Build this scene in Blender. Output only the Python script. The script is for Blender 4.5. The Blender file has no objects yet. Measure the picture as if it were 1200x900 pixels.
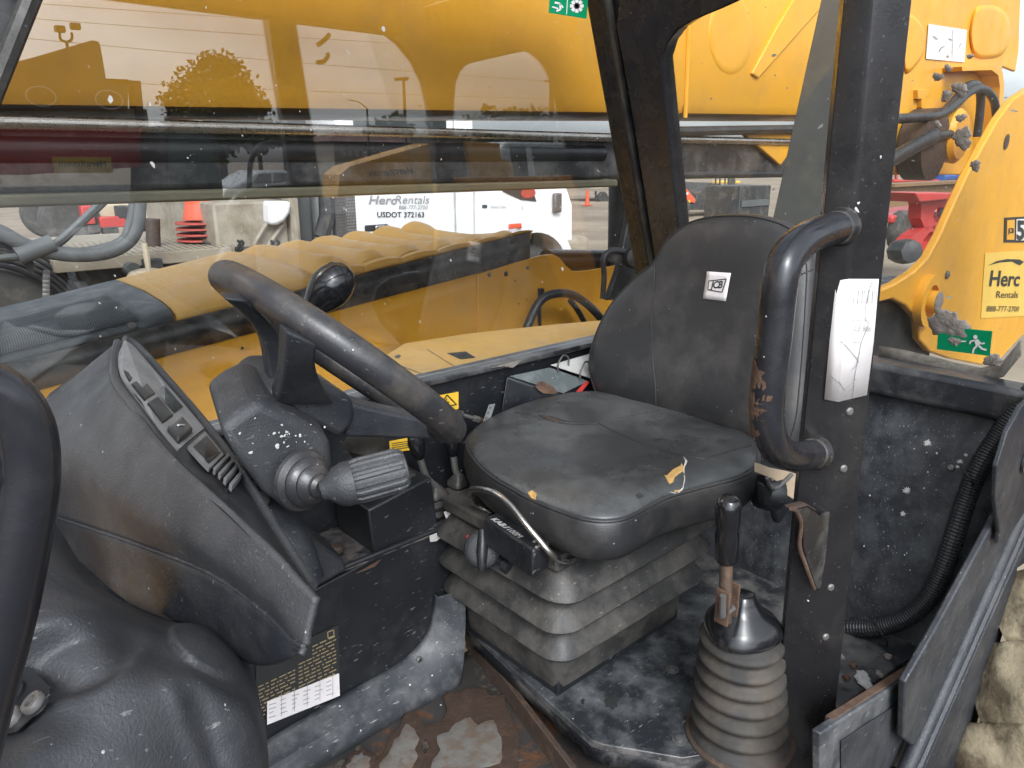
import bpy, math, random
from mathutils import Vector, Matrix, noise
from mathutils.bvhtree import BVHTree
random.seed(7)
scene = bpy.context.scene
COL = scene.collection
# ---------------------------------------------------------------- camera, sky, sun, exposure
EYE = Vector((0.0, 0.0, 2.05)); YAW = math.radians(42.0); PITCH = math.radians(16.8); FOC = 867.0
cam_d = bpy.data.cameras.new('camera'); cam_d.lens = FOC * 36.0 / 1200.0; cam_d.sensor_width = 36.0
cam_d.clip_start = 0.02; cam_d.clip_end = 3000.0
cam = bpy.data.objects.new('camera', cam_d); COL.objects.link(cam)
cam.location = EYE; cam.rotation_euler = (math.pi / 2 - PITCH, 0.0, -YAW)
scene.camera = cam
SUN_EL = math.radians(42.0); SUN_AZ = math.radians(212.0)      # azimuth from +Y, clockwise
world = bpy.data.worlds.new('World'); scene.world = world; world.use_nodes = True
wn = world.node_tree; wn.nodes.clear()
def wnode(t, **k):
    n = wn.nodes.new(t)
    for a, b in k.items(): setattr(n, a, b)
    return n
wo = wnode('ShaderNodeOutputWorld'); wb = wnode('ShaderNodeBackground'); sk = wnode('ShaderNodeTexSky')
sk.sky_type = 'NISHITA'; sk.sun_disc = False; sk.sun_elevation = SUN_EL; sk.sun_rotation = SUN_AZ; sk.dust_density = 4.0
hs = wnode('ShaderNodeHueSaturation'); hs.inputs['Saturation'].default_value = 0.12
tc = wnode('ShaderNodeTexCoord'); mp = wnode('ShaderNodeMapping'); mp.inputs['Scale'].default_value = (1.0, 1.0, 3.2)
nz = wnode('ShaderNodeTexNoise'); nz.inputs['Scale'].default_value = 2.6; nz.inputs['Detail'].default_value = 7.0; nz.inputs['Roughness'].default_value = 0.55
cr_ = wnode('ShaderNodeValToRGB')
cr_.color_ramp.elements[0].position = 0.32; cr_.color_ramp.elements[0].color = (1.02, 1.12, 1.26, 1)
cr_.color_ramp.elements[1].position = 0.68; cr_.color_ramp.elements[1].color = (2.10, 2.20, 2.30, 1)
mu = wnode('ShaderNodeMix', data_type='RGBA', blend_type='MULTIPLY'); mu.inputs[0].default_value = 1.0
wn.links.new(tc.outputs['Generated'], mp.inputs['Vector']); wn.links.new(mp.outputs['Vector'], nz.inputs['Vector'])
wn.links.new(nz.outputs['Fac'], cr_.inputs['Fac']); wn.links.new(sk.outputs['Color'], hs.inputs['Color'])
wn.links.new(hs.outputs['Color'], mu.inputs[6]); wn.links.new(cr_.outputs['Color'], mu.inputs[7])
wn.links.new(mu.outputs[2], wb.inputs['Color']); wb.inputs['Strength'].default_value = 0.15
wn.links.new(wb.outputs['Background'], wo.inputs['Surface'])
sun_d = bpy.data.lights.new('sun', 'SUN'); sun_d.energy = 1.05; sun_d.angle = math.radians(14.0); sun_d.color = (1.0, 0.97, 0.93)
sun = bpy.data.objects.new('sun', sun_d); COL.objects.link(sun)
sdir = Vector((math.sin(SUN_AZ) * math.cos(SUN_EL), math.cos(SUN_AZ) * math.cos(SUN_EL), math.sin(SUN_EL)))
sun.rotation_euler = (-sdir).to_track_quat('-Z', 'Y').to_euler(); sun.location = (0, -5, 12)
scene.view_settings.view_transform = 'Standard'; scene.view_settings.look = 'None'
scene.view_settings.exposure = 0.54; scene.view_settings.gamma = 1.0; scene.view_settings.use_curve_mapping = False
scene.render.resolution_x = 1024; scene.render.resolution_y = 768
scene.render.engine = 'CYCLES'
try:
    scene.cycles.transparent_max_bounces = 16; scene.cycles.max_bounces = 8; scene.cycles.caustics_reflective = False; scene.cycles.caustics_refractive = False
except Exception: pass

# ---------------------------------------------------------------- measuring helper: a sight line met with a plane of the place
_R = Vector((math.cos(YAW), -math.sin(YAW), 0)); _H = Vector((math.sin(YAW), math.cos(YAW), 0))
_F = _H * math.cos(PITCH) - Vector((0, 0, math.sin(PITCH))); _U = _H * math.sin(PITCH) + Vector((0, 0, math.cos(PITCH)))
def ray(px, py): return _F + _R * ((px - 600) / FOC) + _U * ((450 - py) / FOC)
def at(px, py, x=None, y=None, z=None, d=None):
    v = ray(px, py)
    if x is not None: t = x / v.x
    elif y is not None: t = y / v.y
    elif z is not None: t = (z - EYE.z) / v.z
    else: t = d
    return EYE + v * t
def on(px, py, p0, n):
    v = ray(px, py); return EYE + v * ((Vector(p0) - EYE).dot(n) / v.dot(n))
def proj(P):
    q = Vector(P) - EYE; k = q.dot(_F); return 600 + FOC * q.dot(_R) / k, 450 - FOC * q.dot(_U) / k
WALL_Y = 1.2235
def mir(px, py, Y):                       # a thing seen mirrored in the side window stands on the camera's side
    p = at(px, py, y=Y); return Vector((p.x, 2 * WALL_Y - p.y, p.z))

# ---------------------------------------------------------------- lettering, made first while the scene is still empty
_text = {}
def make_text(strings):
    for key, (body, bold, shear, space) in strings.items():
        c = bpy.data.curves.new('t', 'FONT'); c.body = body; c.size = 1.0; c.offset = bold; c.shear = shear; c.space_character = space; c.resolution_u = 3
        o = bpy.data.objects.new('t', c); COL.objects.link(o)
        dg = bpy.context.evaluated_depsgraph_get()
        me = o.to_mesh(depsgraph=dg) if False else bpy.data.meshes.new_from_object(o.evaluated_get(dg))
        _text[key] = ([tuple(v.co) for v in me.vertices], [tuple(p.vertices) for p in me.polygons])
        bpy.data.objects.remove(o); bpy.data.meshes.remove(me); bpy.data.curves.remove(c)
make_text({
    'Herc': ('Herc', .02, .18, 1), 'Rentals': ('Rentals', .0, .18, 1), 'phone': ('888-777-2700', .0, .15, 1), 'usdot': ('USDOT 372163', .012, 0, 1),
    'deliv': ('Delivery Team', 0, 0, 1), 'JCB': ('JCB', .03, .1, .9), '5': ('5', .04, 0, 1), 'KAB': ('KAB', .035, .15, 1), '//': ('//', .02, .2, .7), '100M': ('100M', .0, .1, 1),
    'CE': ('CE 986', 0, 0, 1), 'H': ('H', .04, .2, 1), 'ps': ('Cab operator', 0, 0, 1)})

# ---------------------------------------------------------------- mesh builder
def cr(pts, n=6, closed=False):
    pts = [Vector(p) for p in pts]; m = len(pts); out = []
    segs = m if closed else m - 1
    for i in range(segs):
        if closed: a, b, c, d = pts[(i - 1) % m], pts[i], pts[(i + 1) % m], pts[(i + 2) % m]
        else: a, b, c, d = pts[max(i - 1, 0)], pts[i], pts[i + 1], pts[min(i + 2, m - 1)]
        for k in range(n):
            t = k / n; t2 = t * t; t3 = t2 * t
            out.append(.5 * (2 * b + (c - a) * t + (2 * a - 5 * b + 4 * c - d) * t2 + (3 * b - a - 3 * c + d) * t3))
    if not closed: out.append(pts[-1])
    return out
def lin(a, b, n): return [Vector(a).lerp(Vector(b), i / (n - 1)) for i in range(n)]
def hitter(mb):                            # where a sight line meets a finished surface
    tree = BVHTree.FromPolygons([Vector(v) for v in mb.v], mb.f)
    def hit(px, py, h=.0008):
        p, n, i, d = tree.ray_cast(EYE, ray(px, py).normalized())
        if p is None: p, n, i, d = tree.find_nearest(at(px, py, d=1.2))
        if n.dot(p - EYE) > 0: n = -n
        return p + n * h
    return hit
class MB:
    def __init__(s): s.v = []; s.f = []
    def add(s, v, f):
        o = len(s.v); s.v += [tuple(p) for p in v]; s.f += [tuple(i + o for i in q) for q in f]; return s
    def box(s, c, size, rot=None):
        c = Vector(c); hx, hy, hz = [q / 2 for q in size]
        v = [Vector((x, y, z)) for x in (-hx, hx) for y in (-hy, hy) for z in (-hz, hz)]
        if rot is not None: v = [rot @ p for p in v]
        return s.add([c + p for p in v], [(0, 1, 3, 2), (4, 6, 7, 5), (0, 4, 5, 1), (2, 3, 7, 6), (0, 2, 6, 4), (1, 5, 7, 3)])
    def bb(s, a, b): return s.box([(a[i] + b[i]) / 2 for i in range(3)], [abs(a[i] - b[i]) for i in range(3)])
    def prism(s, pts, vec):
        pts = [Vector(p) for p in pts]; vec = Vector(vec); n = len(pts)
        nrm = Vector((0, 0, 0))
        for i in range(n): nrm += pts[i].cross(pts[(i + 1) % n])
        if nrm.dot(vec) < 0: pts.reverse()
        f = [tuple(range(n - 1, -1, -1)), tuple(range(n, 2 * n))] + [(i, (i + 1) % n, n + (i + 1) % n, n + i) for i in range(n)]
        return s.add(pts + [p + vec for p in pts], f)
    def hull(s, a, b):                     # two matching loops joined
        n = len(a)
        return s.add(list(a) + list(b), [tuple(range(n - 1, -1, -1)), tuple(range(n, 2 * n))] + [(i, (i + 1) % n, n + (i + 1) % n, n + i) for i in range(n)])
    def loft(s, secs, closed=True, cap=True):
        n = len(secs[0]); v = [p for q in secs for p in q]; f = []
        for k in range(len(secs) - 1):
            for i in range(n if closed else n - 1):
                j = (i + 1) % n; f.append((k * n + i, k * n + j, (k + 1) * n + j, (k + 1) * n + i))
        if cap and closed: f.append(tuple(range(n - 1, -1, -1))); f.append(tuple((len(secs) - 1) * n + i for i in range(n)))
        return s.add(v, f)
    def sheet(s, rows): return s.loft(rows, closed=False, cap=False)
    def tube(s, path, r, n=12, closed=False, cap=True, flat=None):
        path = [Vector(p) for p in path]; m = len(path); secs = []; up = None
        rad = r if isinstance(r, (list, tuple)) else [r] * m
        for i in range(m):
            if closed: t = path[(i + 1) % m] - path[(i - 1) % m]
            else: t = path[min(i + 1, m - 1)] - path[max(i - 1, 0)]
            t.normalize()
            if up is None:
                up = Vector((0, 0, 1)) if abs(t.z) < .9 else Vector((1, 0, 0))
                if flat is not None: up = Vector(flat[2])
            up = (up - t * up.dot(t)).normalized(); sd = t.cross(up)
            a, b = (1, 1) if flat is None else flat[:2]
            secs.append([path[i] + (sd * math.cos(q) * a + up * math.sin(q) * b) * rad[i] for q in [2 * math.pi * k / n for k in range(n)]])
        if closed:
            o = len(s.v); s.loft(secs, True, False); k = (m - 1) * n
            s.f += [(o + k + i, o + k + (i + 1) % n, o + (i + 1) % n, o + i) for i in range(n)]
            return s
        return s.loft(secs, True, cap)
    def lathe(s, prof, o, axis, n=24, cap=True, rib=None):
        o = Vector(o); ax = Vector(axis).normalized(); a = ax.orthogonal().normalized(); b = ax.cross(a); secs = []
        for (r, h) in prof:
            secs.append([o + ax * h + (a * math.cos(q) + b * math.sin(q)) * (r * (1 if rib is None else rib(k, h))) for k, q in [(k, 2 * math.pi * k / n) for k in range(n)]])
        return s.loft(secs, True, cap)
    def ball(s, c, r, n=16, m=10):
        r = r if isinstance(r, (list, tuple)) else (r, r, r); c = Vector(c)
        secs = [[c + Vector((r[0] * math.sin(p) * math.cos(q), r[1] * math.sin(p) * math.sin(q), -r[2] * math.cos(p))) for q in [2 * math.pi * k / n for k in range(n)]] for p in [math.pi * (i + .02) / (m + .04) for i in range(m + 1)]]
        return s.loft(secs, True, True)
    def text(s, key, P, ux, uy, h, w=None, off=.0012, align=0):
        v, f = _text[key]; ux = Vector(ux).normalized(); uy = Vector(uy).normalized(); n = ux.cross(uy)
        x0 = min(p[0] for p in v); x1 = max(p[0] for p in v); sy = h / .72; sx = sy if w is None else w / (x1 - x0)
        P = Vector(P)
        return s.add([P + ux * ((p[0] - x0 - align * (x1 - x0)) * sx) + uy * (p[1] * sy) + n * off for p in v], f)
    def build(s, name, mat, parent=None, smooth=35, bevel=0, bseg=2, sub=0, solid=0, kind=None, label=None):
        me = bpy.data.meshes.new(name); me.from_pydata(s.v, [], s.f); me.update()
        o = bpy.data.objects.new(name, me); COL.objects.link(o)
        if mat is not None: me.materials.append(mat)
        if smooth:
            for p in me.polygons: p.use_smooth = True
            me.set_sharp_from_angle(angle=math.radians(smooth))
        if parent is not None:
            o.parent = parent; o.matrix_parent_inverse = base_inv(parent)
        if solid: md = o.modifiers.new('solid', 'SOLIDIFY'); md.thickness = solid; md.offset = -1
        if bevel: md = o.modifiers.new('bevel', 'BEVEL'); md.width = bevel; md.segments = bseg; md.limit_method = 'ANGLE'; md.angle_limit = math.radians(32); md.harden_normals = False
        if sub: md = o.modifiers.new('sub', 'SUBSURF'); md.levels = sub; md.render_levels = sub
        if kind: o['kind'] = kind
        if label: o['label'] = label
        return o
def base_inv(p):                          # meshes are written in world coordinates; only Empties carry a place
    return Matrix.Translation(-Vector(p.location)) if p.type == 'EMPTY' else Matrix.Identity(4)
def thing(name, loc, label, cat, group=None):
    o = bpy.data.objects.new(name, None); COL.objects.link(o); o.location = loc; o.empty_display_size = .2
    o['label'] = label; o['category'] = cat
    if group: o['group'] = group
    return o
def tag(o, label, cat, group=None):
    o['label'] = label; o['category'] = cat
    if group: o['group'] = group
    return o

# ---------------------------------------------------------------- materials
def nodes(name):
    m = bpy.data.materials.new(name); m.use_nodes = True; t = m.node_tree; b = t.nodes['Principled BSDF']; return m, t, b
def paint(name, col, rough=.45, metal=0.0, dirt=None, damt=.4, dscale=9.0, dlo=.5, dhi=.72, speck=0.0, sscale=60.0, scol=(.55, .55, .52), rust=0.0, rscale=6.0, bump=.15, bscale=220.0, var=.12, spec=.5, coat=0.0, scratch=0.0, edge=0.0, ecol=(.3, .3, .3), rustcol=(.055, .026, .014)):
    m, t, b = nodes(name); N = t.nodes.new; L = t.links.new
    tc = N('ShaderNodeTexCoord'); co = tc.outputs['Object']
    def noise_(sc, det=5, ro=.6):
        n = N('ShaderNodeTexNoise'); n.inputs['Scale'].default_value = sc; n.inputs['Detail'].default_value = det; n.inputs['Roughness'].default_value = ro; L(co, n.inputs['Vector']); return n.outputs['Fac']
    def ramp(f, lo, hi, a=0, c=1):
        r = N('ShaderNodeMapRange'); r.inputs[1].default_value = lo; r.inputs[2].default_value = hi; r.inputs[3].default_value = a; r.inputs[4].default_value = c; L(f, r.inputs[0]); return r.outputs[0]
    def mix(f, a, c, mode='MIX'):
        n = N('ShaderNodeMix'); n.data_type = 'RGBA'; n.blend_type = mode
        if isinstance(f, float): n.inputs[0].default_value = f
        else: L(f, n.inputs[0])
        for k, q in ((6, a), (7, c)):
            if isinstance(q, tuple): n.inputs[k].default_value = (*q, 1) if len(q) == 3 else q
            else: L(q, n.inputs[k])
        return n.outputs[2]
    big = noise_(dscale * .35, 3)
    c = mix(ramp(big, .3, .7), tuple(q * (1 - var) for q in col), tuple(min(1, q * (1 + var)) for q in col))
    rg = None
    dn = noise_(dscale, 8, .68)
    if dirt is not None:
        f = ramp(dn, dlo, dhi, 0, damt); c = mix(f, c, dirt); rg = f
    if rust:
        f = ramp(noise_(rscale, 8, .7), .62 - rust * .2, .66 - rust * .2); c = mix(f, c, mix(noise_(rscale * 6, 6), rustcol, tuple(q * 2.2 for q in rustcol)))
    if scratch:
        mp = N('ShaderNodeMapping'); mp.inputs['Scale'].default_value = (9, 60, 30); mp.inputs['Rotation'].default_value = (.4, .7, .9); L(co, mp.inputs['Vector'])
        n = N('ShaderNodeTexNoise'); n.inputs['Scale'].default_value = 6; n.inputs['Detail'].default_value = 6; L(mp.outputs[0], n.inputs['Vector'])
        c = mix(ramp(n.outputs['Fac'], .66, .7, 0, scratch), c, scol)
    if edge:
        g = N('ShaderNodeNewGeometry'); f = ramp(g.outputs['Pointiness'], .53, .6, 0, edge); n = N('ShaderNodeMath'); n.operation = 'MULTIPLY'; L(f, n.inputs[0]); L(ramp(dn, .42, .6), n.inputs[1]); c = mix(n.outputs[0], c, ecol)
    if speck:
        vo = N('ShaderNodeTexVoronoi'); vo.inputs['Scale'].default_value = sscale; vo.inputs['Randomness'].default_value = 1.0
        mp = N('ShaderNodeMapping'); L(co, mp.inputs['Vector']); L(mp.outputs[0], vo.inputs['Vector'])
        sep = N('ShaderNodeSeparateColor'); L(vo.outputs['Color'], sep.inputs[0])
        r0 = ramp(sep.outputs[0], 1 - speck, 1.0, 0, 1); pq_ = N('ShaderNodeMath'); pq_.operation = 'POWER'; pq_.inputs[1].default_value = 3.0; L(r0, pq_.inputs[0]); r1 = ramp(pq_.outputs[0], 0, 1, 0, .115)
        lt = N('ShaderNodeMath'); lt.operation = 'LESS_THAN'; L(vo.outputs['Distance'], lt.inputs[0]); L(r1, lt.inputs[1])
        c = mix(lt.outputs[0], c, scol)
    L(c, b.inputs['Base Color'])
    rr = ramp(noise_(dscale * 2.2, 5), .3, .7, max(0.02, rough - .1), min(1, rough + .12)); L(rr, b.inputs['Roughness'])
    b.inputs['Metallic'].default_value = metal; b.inputs['Specular IOR Level'].default_value = spec; b.inputs['Coat Weight'].default_value = coat
    if bump:
        bp = N('ShaderNodeBump'); bp.inputs['Strength'].default_value = bump; bp.inputs['Distance'].default_value = .002; L(noise_(bscale, 3), bp.inputs['Height']); L(bp.outputs['Normal'], b.inputs['Normal'])
    return m
def flat(name, col, rough=.6, metal=0.0): return paint(name, col, rough, metal, var=.06, bump=0)
def glass(name, tint=(.93, .95, .94), ior=1.6, dust=.05, dcol=(.45, .43, .38)):
    m, t, b = nodes(name); t.nodes.remove(b); N = t.nodes.new; L = t.links.new; out = t.nodes['Material Output']
    tr = N('ShaderNodeBsdfTransparent'); tr.inputs[0].default_value = (*tint, 1); gl = N('ShaderNodeBsdfGlossy'); gl.inputs['Roughness'].default_value = 0.0
    lw = N('ShaderNodeLayerWeight'); lw.inputs[0].default_value = .5; pw = N('ShaderNodeMath'); pw.operation = 'POWER'; pw.inputs[1].default_value = 5.0; L(lw.outputs['Facing'], pw.inputs[0])
    ma = N('ShaderNodeMath'); ma.operation = 'MULTIPLY_ADD'; ma.inputs[1].default_value = 1 - ior; ma.inputs[2].default_value = ior; L(pw.outputs[0], ma.inputs[0])   # Schlick, per face
    ms = N('ShaderNodeMixShader'); L(ma.outputs[0], ms.inputs[0]); L(tr.outputs[0], ms.inputs[1]); L(gl.outputs[0], ms.inputs[2])
    df = N('ShaderNodeBsdfDiffuse'); df.inputs[0].default_value = (*dcol, 1); m2 = N('ShaderNodeMixShader')
    tc = N('ShaderNodeTexCoord'); nz = N('ShaderNodeTexNoise'); nz.inputs['Scale'].default_value = 4; nz.inputs['Detail'].default_value = 8; L(tc.outputs['Object'], nz.inputs['Vector'])
    mr = N('ShaderNodeMapRange'); mr.inputs[1].default_value = .35; mr.inputs[2].default_value = .75; mr.inputs[3].default_value = dust * .35; mr.inputs[4].default_value = dust * 1.8; L(nz.outputs['Fac'], mr.inputs[0])
    L(mr.outputs[0], m2.inputs[0]); L(ms.outputs[0], m2.inputs[1]); L(df.outputs[0], m2.inputs[2]); L(m2.outputs[0], out.inputs['Surface'])
    return m
Y0 = (.68, .325, .026)
M = {}
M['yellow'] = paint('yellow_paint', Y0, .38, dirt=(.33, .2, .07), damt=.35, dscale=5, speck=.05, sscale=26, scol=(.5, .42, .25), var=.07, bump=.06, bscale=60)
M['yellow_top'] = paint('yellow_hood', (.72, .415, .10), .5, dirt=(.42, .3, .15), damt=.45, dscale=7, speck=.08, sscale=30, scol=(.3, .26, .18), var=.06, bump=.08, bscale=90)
M['black'] = paint('black_steel', (.010, .011, .014), .34, dirt=(.055, .055, .058), damt=.45, dscale=8, dlo=.48, dhi=.8, speck=.14, sscale=70, scratch=.10, edge=.6, ecol=(.22, .21, .2), bump=.12)
M['panel'] = paint('panel_black', (.009, .010, .012), .4, dirt=(.075, .075, .076), damt=.45, dscale=6, dlo=.5, dhi=.85, speck=.2, sscale=45, scol=(.4, .4, .39), scratch=.22, bump=.15)
M['wall'] = paint('rear_panel', (.013, .0145, .018), .5, dirt=(.07, .073, .077), damt=.8, dscale=18, dlo=.42, dhi=.7, speck=.12, sscale=40, scol=(.42, .42, .41), scratch=.45, bump=.3, bscale=90)
M['deck'] = paint('deck_steel', (.018, .02, .023), .36, dirt=(.14, .145, .15), damt=.8, dscale=14, dlo=.43, dhi=.72, speck=.3, sscale=60, scol=(.45, .45, .43), scratch=.3, edge=.7, ecol=(.25, .2, .16), bump=.35, bscale=140)
M['post'] = paint('post_paint', (.012, .011, .012), .30, dirt=(.045, .041, .036), damt=.5, dscale=7, speck=.22, sscale=42, scol=(.5, .49, .46), edge=.7, ecol=(.4, .38, .34), bump=.08, scratch=.08)
M['handle'] = paint('handle_paint', (.014, .014, .017), .24, dirt=(.05, .05, .052), damt=.4, dscale=10, speck=.12, sscale=80, rust=.0, bump=.08, bscale=120)
M['plastic'] = paint('grey_plastic', (.0275, .029, .033), .5, dirt=(.085, .085, .086), damt=.55, dscale=8, dlo=.42, dhi=.72, speck=.22, sscale=75, scol=(.34, .34, .33), bump=.5, bscale=380, scratch=.3)
M['plastic2'] = paint('dark_plastic', (.016, .018, .023), .48, dirt=(.08, .08, .08), damt=.6, dscale=8, dlo=.45, dhi=.75, speck=.16, sscale=70, scol=(.34, .34, .33), bump=.5, bscale=380, scratch=.3)
M['wheel'] = paint('wheel_rubber', (.026, .026, .029), .34, dirt=(.1, .085, .07), damt=.7, dscale=16, dlo=.44, dhi=.7, speck=.2, sscale=90, scratch=.15, bump=.15, bscale=300)
M['knob'] = paint('knob_gloss', (.008, .008, .009), .16, dirt=(.03, .03, .03), damt=.3, speck=.08, sscale=90, bump=.02)
M['vinyl'] = paint('seat_vinyl', (.02, .02, .021), .42, dirt=(.1, .09, .082), damt=.6, dscale=7, dlo=.46, dhi=.74, speck=.25, sscale=90, scol=(.3, .29, .28), bump=.3, bscale=520)
M['vinyl_top'] = paint('seat_vinyl_worn', (.032, .033, .034), .30, dirt=(.15, .156, .153), damt=.7, dscale=5, dlo=.44, dhi=.75, speck=.05, sscale=40, bump=.28, bscale=480)
M['rubber'] = paint('dusty_rubber', (.021, .0205, .02), .55, dirt=(.085, .077, .068), damt=.85, dscale=16, dlo=.42, dhi=.68, speck=.3, sscale=90, scol=(.3, .28, .25), scratch=.3, bump=.3, bscale=200)
M['rubber2'] = paint('brown_rubber', (.022, .02, .018), .72, dirt=(.10, .077, .055), damt=.7, dscale=9, dlo=.45, dhi=.75, speck=.1, sscale=70, bump=.25, bscale=180)
M['hose'] = paint('hose_black', (.02, .021, .023), .42, dirt=(.09, .085, .075), damt=.4, dscale=14, bump=.1)
M['rust'] = paint('rusty_steel', (.055, .028, .017), .85, dirt=(.13, .078, .048), damt=.8, dscale=22, dlo=.4, dhi=.65, bump=.8, bscale=160)
M['rustedge'] = paint('rust_brown', (.05, .034, .026), .55, dirt=(.13, .075, .045), damt=.7, dscale=30, bump=.5, bscale=150)
M['chrome'] = paint('worn_chrome', (.5, .48, .45), .28, metal=1.0, dirt=(.2, .14, .09), damt=.5, dscale=20, bump=.05)
M['steel'] = paint('dull_steel', (.16, .155, .15), .5, metal=.6, dirt=(.12, .09, .07), damt=.6, dscale=18, bump=.2)
M['white'] = paint('white_label', (.68, .64, .63), .5, dirt=(.4, .37, .35), damt=.35, dscale=18, var=.04, bump=0, scratch=.0)
M['ink'] = flat('black_ink', (.02, .02, .02), .6)
M['ink2'] = flat('faded_ink', (.25, .24, .24), .6)
M['sticker'] = flat('yellow_sticker', (.75, .46, .04), .45)
M['foam'] = paint('seat_foam', (.42, .25, .08), .9, dirt=(.3, .16, .05), damt=.6, dscale=60, bump=.8, bscale=200)
M['tan'] = paint('tan_webbing', (.42, .32, .22), .8, dirt=(.25, .18, .12), damt=.5, bump=.4, bscale=400)
M['red'] = paint('red_paint', (.42, .035, .03), .45, dirt=(.25, .1, .08), damt=.4, bump=.05)
M['green'] = flat('green_sign', (.0, .22, .09), .4)
M['splat'] = paint('white_splatter', (.44, .43, .41), .8, dirt=(.26, .25, .22), damt=.5, dscale=60, var=.05, bump=.2)
M['mud'] = paint('grey_mud', (.17, .145, .125), .95, dirt=(.28, .25, .22), damt=.6, dscale=70, dlo=.4, dhi=.6, bump=1.0, bscale=120)
M['floor'] = paint('cab_floor_steel', (.035, .032, .03), .45, dirt=(.2, .17, .13), damt=.85, dscale=9, dlo=.55, dhi=.62, rust=.45, rscale=5, bump=.6, bscale=90, speck=.1)
M['glass_side'] = glass('side_glass', (.985, .99, .985), .115, .003)
M['glass_rear'] = glass('rear_glass', (.96, .97, .96), .03, .03)
# ================================================================ ground
_g = MB(); rows = []
for i in range(61):
    row = []
    for j in range(61):
        u = (i / 30 - 1); w = (j / 30 - 1)
        x = 900 * math.copysign(abs(u) ** 3, u); y = 900 * math.copysign(abs(w) ** 3, w)
        h = 0.0 if max(abs(x), abs(y)) > 60 else noise.noise(Vector((x * .35, y * .35, 0))) * .05
        row.append((x, y, h - .03))
    rows.append(row)
_g.sheet(rows)
M['dirt'] = paint('dirt_ground', (.25, .20, .145), .95, dirt=(.16, .12, .085), damt=.8, dscale=.55, dlo=.42, dhi=.66, bump=1.0, bscale=9, var=.25, speck=.1, sscale=3, scol=(.42, .37, .3))
o = _g.build('ground', M['dirt'], None, smooth=180); o['kind'] = 'structure'
M['mirror_ground_grey'] = paint('mirror_ground_grey', (.045, .045, .046), .9, dirt=(.09, .085, .075), damt=.5, dscale=.8, bump=.6, bscale=30)
m = MB(); m.bb((-60, -70, .03), (120, -.55, .06)); o = m.build('dark_mirror_ground', M['mirror_ground_grey'], None, smooth=0); o['kind'] = 'structure'  # unseen dark slab, added to dim the ground mirrored in the side window

# ================================================================ the telehandler: one machine, everything bolted to it is its part
T = thing('telehandler', (1.4, 1.3, 0), 'yellow and black telehandler whose open operator cab fills the photo', 'telehandler')
DOOR_Y = .43
def rearx(z): return 1.545 - .35 * (z - 1.79)          # leaning rear window plane
RN = Vector((1, 0, .35)).normalized(); RP = Vector((rearx(1.9), 1.0, 1.9))
def onr(px, py, off=0): return on(px, py, RP - RN * off, RN)

def blob(p, n1, r, seed, h=.004, squash=1.0, jag=.35, kk=26):
    rnd = random.Random(seed); n1 = Vector(n1).normalized(); a = n1.orthogonal().normalized(); b = n1.cross(a); mm = MB()
    if abs(a.z) > abs(b.z): a, b = b, a
    ph = [rnd.uniform(0, 6.28) for _ in range(4)]
    def rr(q): return 1 + jag * (.5 * math.sin(2 * q + ph[0]) + .35 * math.sin(3 * q + ph[1]) + .3 * math.sin(7 * q + ph[2]) + .2 * math.sin(11 * q + ph[3]))
    rings = []
    for s_, hh in ((1, 0), (.93, .5), (.7, .85), (.35, 1), (.02, .9)):
        rings.append([Vector(p) + (a * math.cos(q) * squash + b * math.sin(q)) * (r * s_ * rr(q)) + n1 * (h * hh * rnd.uniform(.8, 1.15)) for q in [6.283 * k / kk for k in range(kk)]])
    mm.loft(rings, True, True); return mm
blob_ = blob
# ---- far side wall under the window, its sill and kick panel
m = MB(); m.bb((-.05, 1.205, .98), (1.62, 1.245, 1.607)); m.build('side_panel', M['panel'], T, bevel=.003)
m = MB(); m.bb((-.05, 1.19, 1.607), (1.6, 1.25, 1.619)); m.build('window_sill', M['black'], T, bevel=.003)
# ---- far pillars
E0, E1 = at(66, -45, y=1.2), at(-120, 420, y=1.2)
pv = Vector((0, .05, 0))
m = MB(); m.prism([E0, E0 + Vector((-.11, 0, 0)), E1 + Vector((-.11, 0, 0)), E1], pv); fp = m.build('front_pillar', M['black'], T, bevel=.004)
m = MB(); d_ = (E1 - E0).normalized()
m.tube([E0 + Vector((-.012, -.006, 0)), E1 + Vector((-.012, -.006, 0))], .012, 8); m.build('window_seal', M['rubber'], fp)
def lerpx(z, z0, x0, z1, x1): return x0 + (x1 - x0) * (z - z0) / (z1 - z0)
def pil(z):
    xl = lerpx(z, 2.385, 1.350, 1.79, 1.56); xr = rearx(z) + .02
    return [(xl, 1.2, z), (xl + .012, 1.185, z), (xr - .03, 1.075, z), (xr, 1.068, z), (xr + .03, 1.09, z), (xr + .04, 1.25, z), (xl, 1.25, z)]
m = MB(); m.loft([[Vector(p) for p in pil(z)] for z in (1.5, 1.75, 2.0, 2.25, 2.56)]); rp = m.build('rear_pillar', M['handle'], T, bevel=.004)
m = MB(); m.tube([Vector((lerpx(z, 2.385, 1.350, 1.79, 1.56) + .004, 1.19, z)) for z in (1.62, 2.0, 2.5)], .009, 8); m.build('window_seal', M['rubber'], rp)
# rear header with rounded corner of the window opening
hp = [(880, -6), (846, 10), (812, 24), (793, 36), (781, 52), (775, 72), (781, 130), (795, 262), (799, 310), (768, 310), (738, 120), (722, 30), (735, -60), (1000, -120)]
hp = [(1000, -46), (940, -24)] + hp
m = MB(); m.prism([onr(*q, off=.012) for q in hp], RN * .045); m.build('rear_header', M['handle'], T, bevel=.004)
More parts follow.
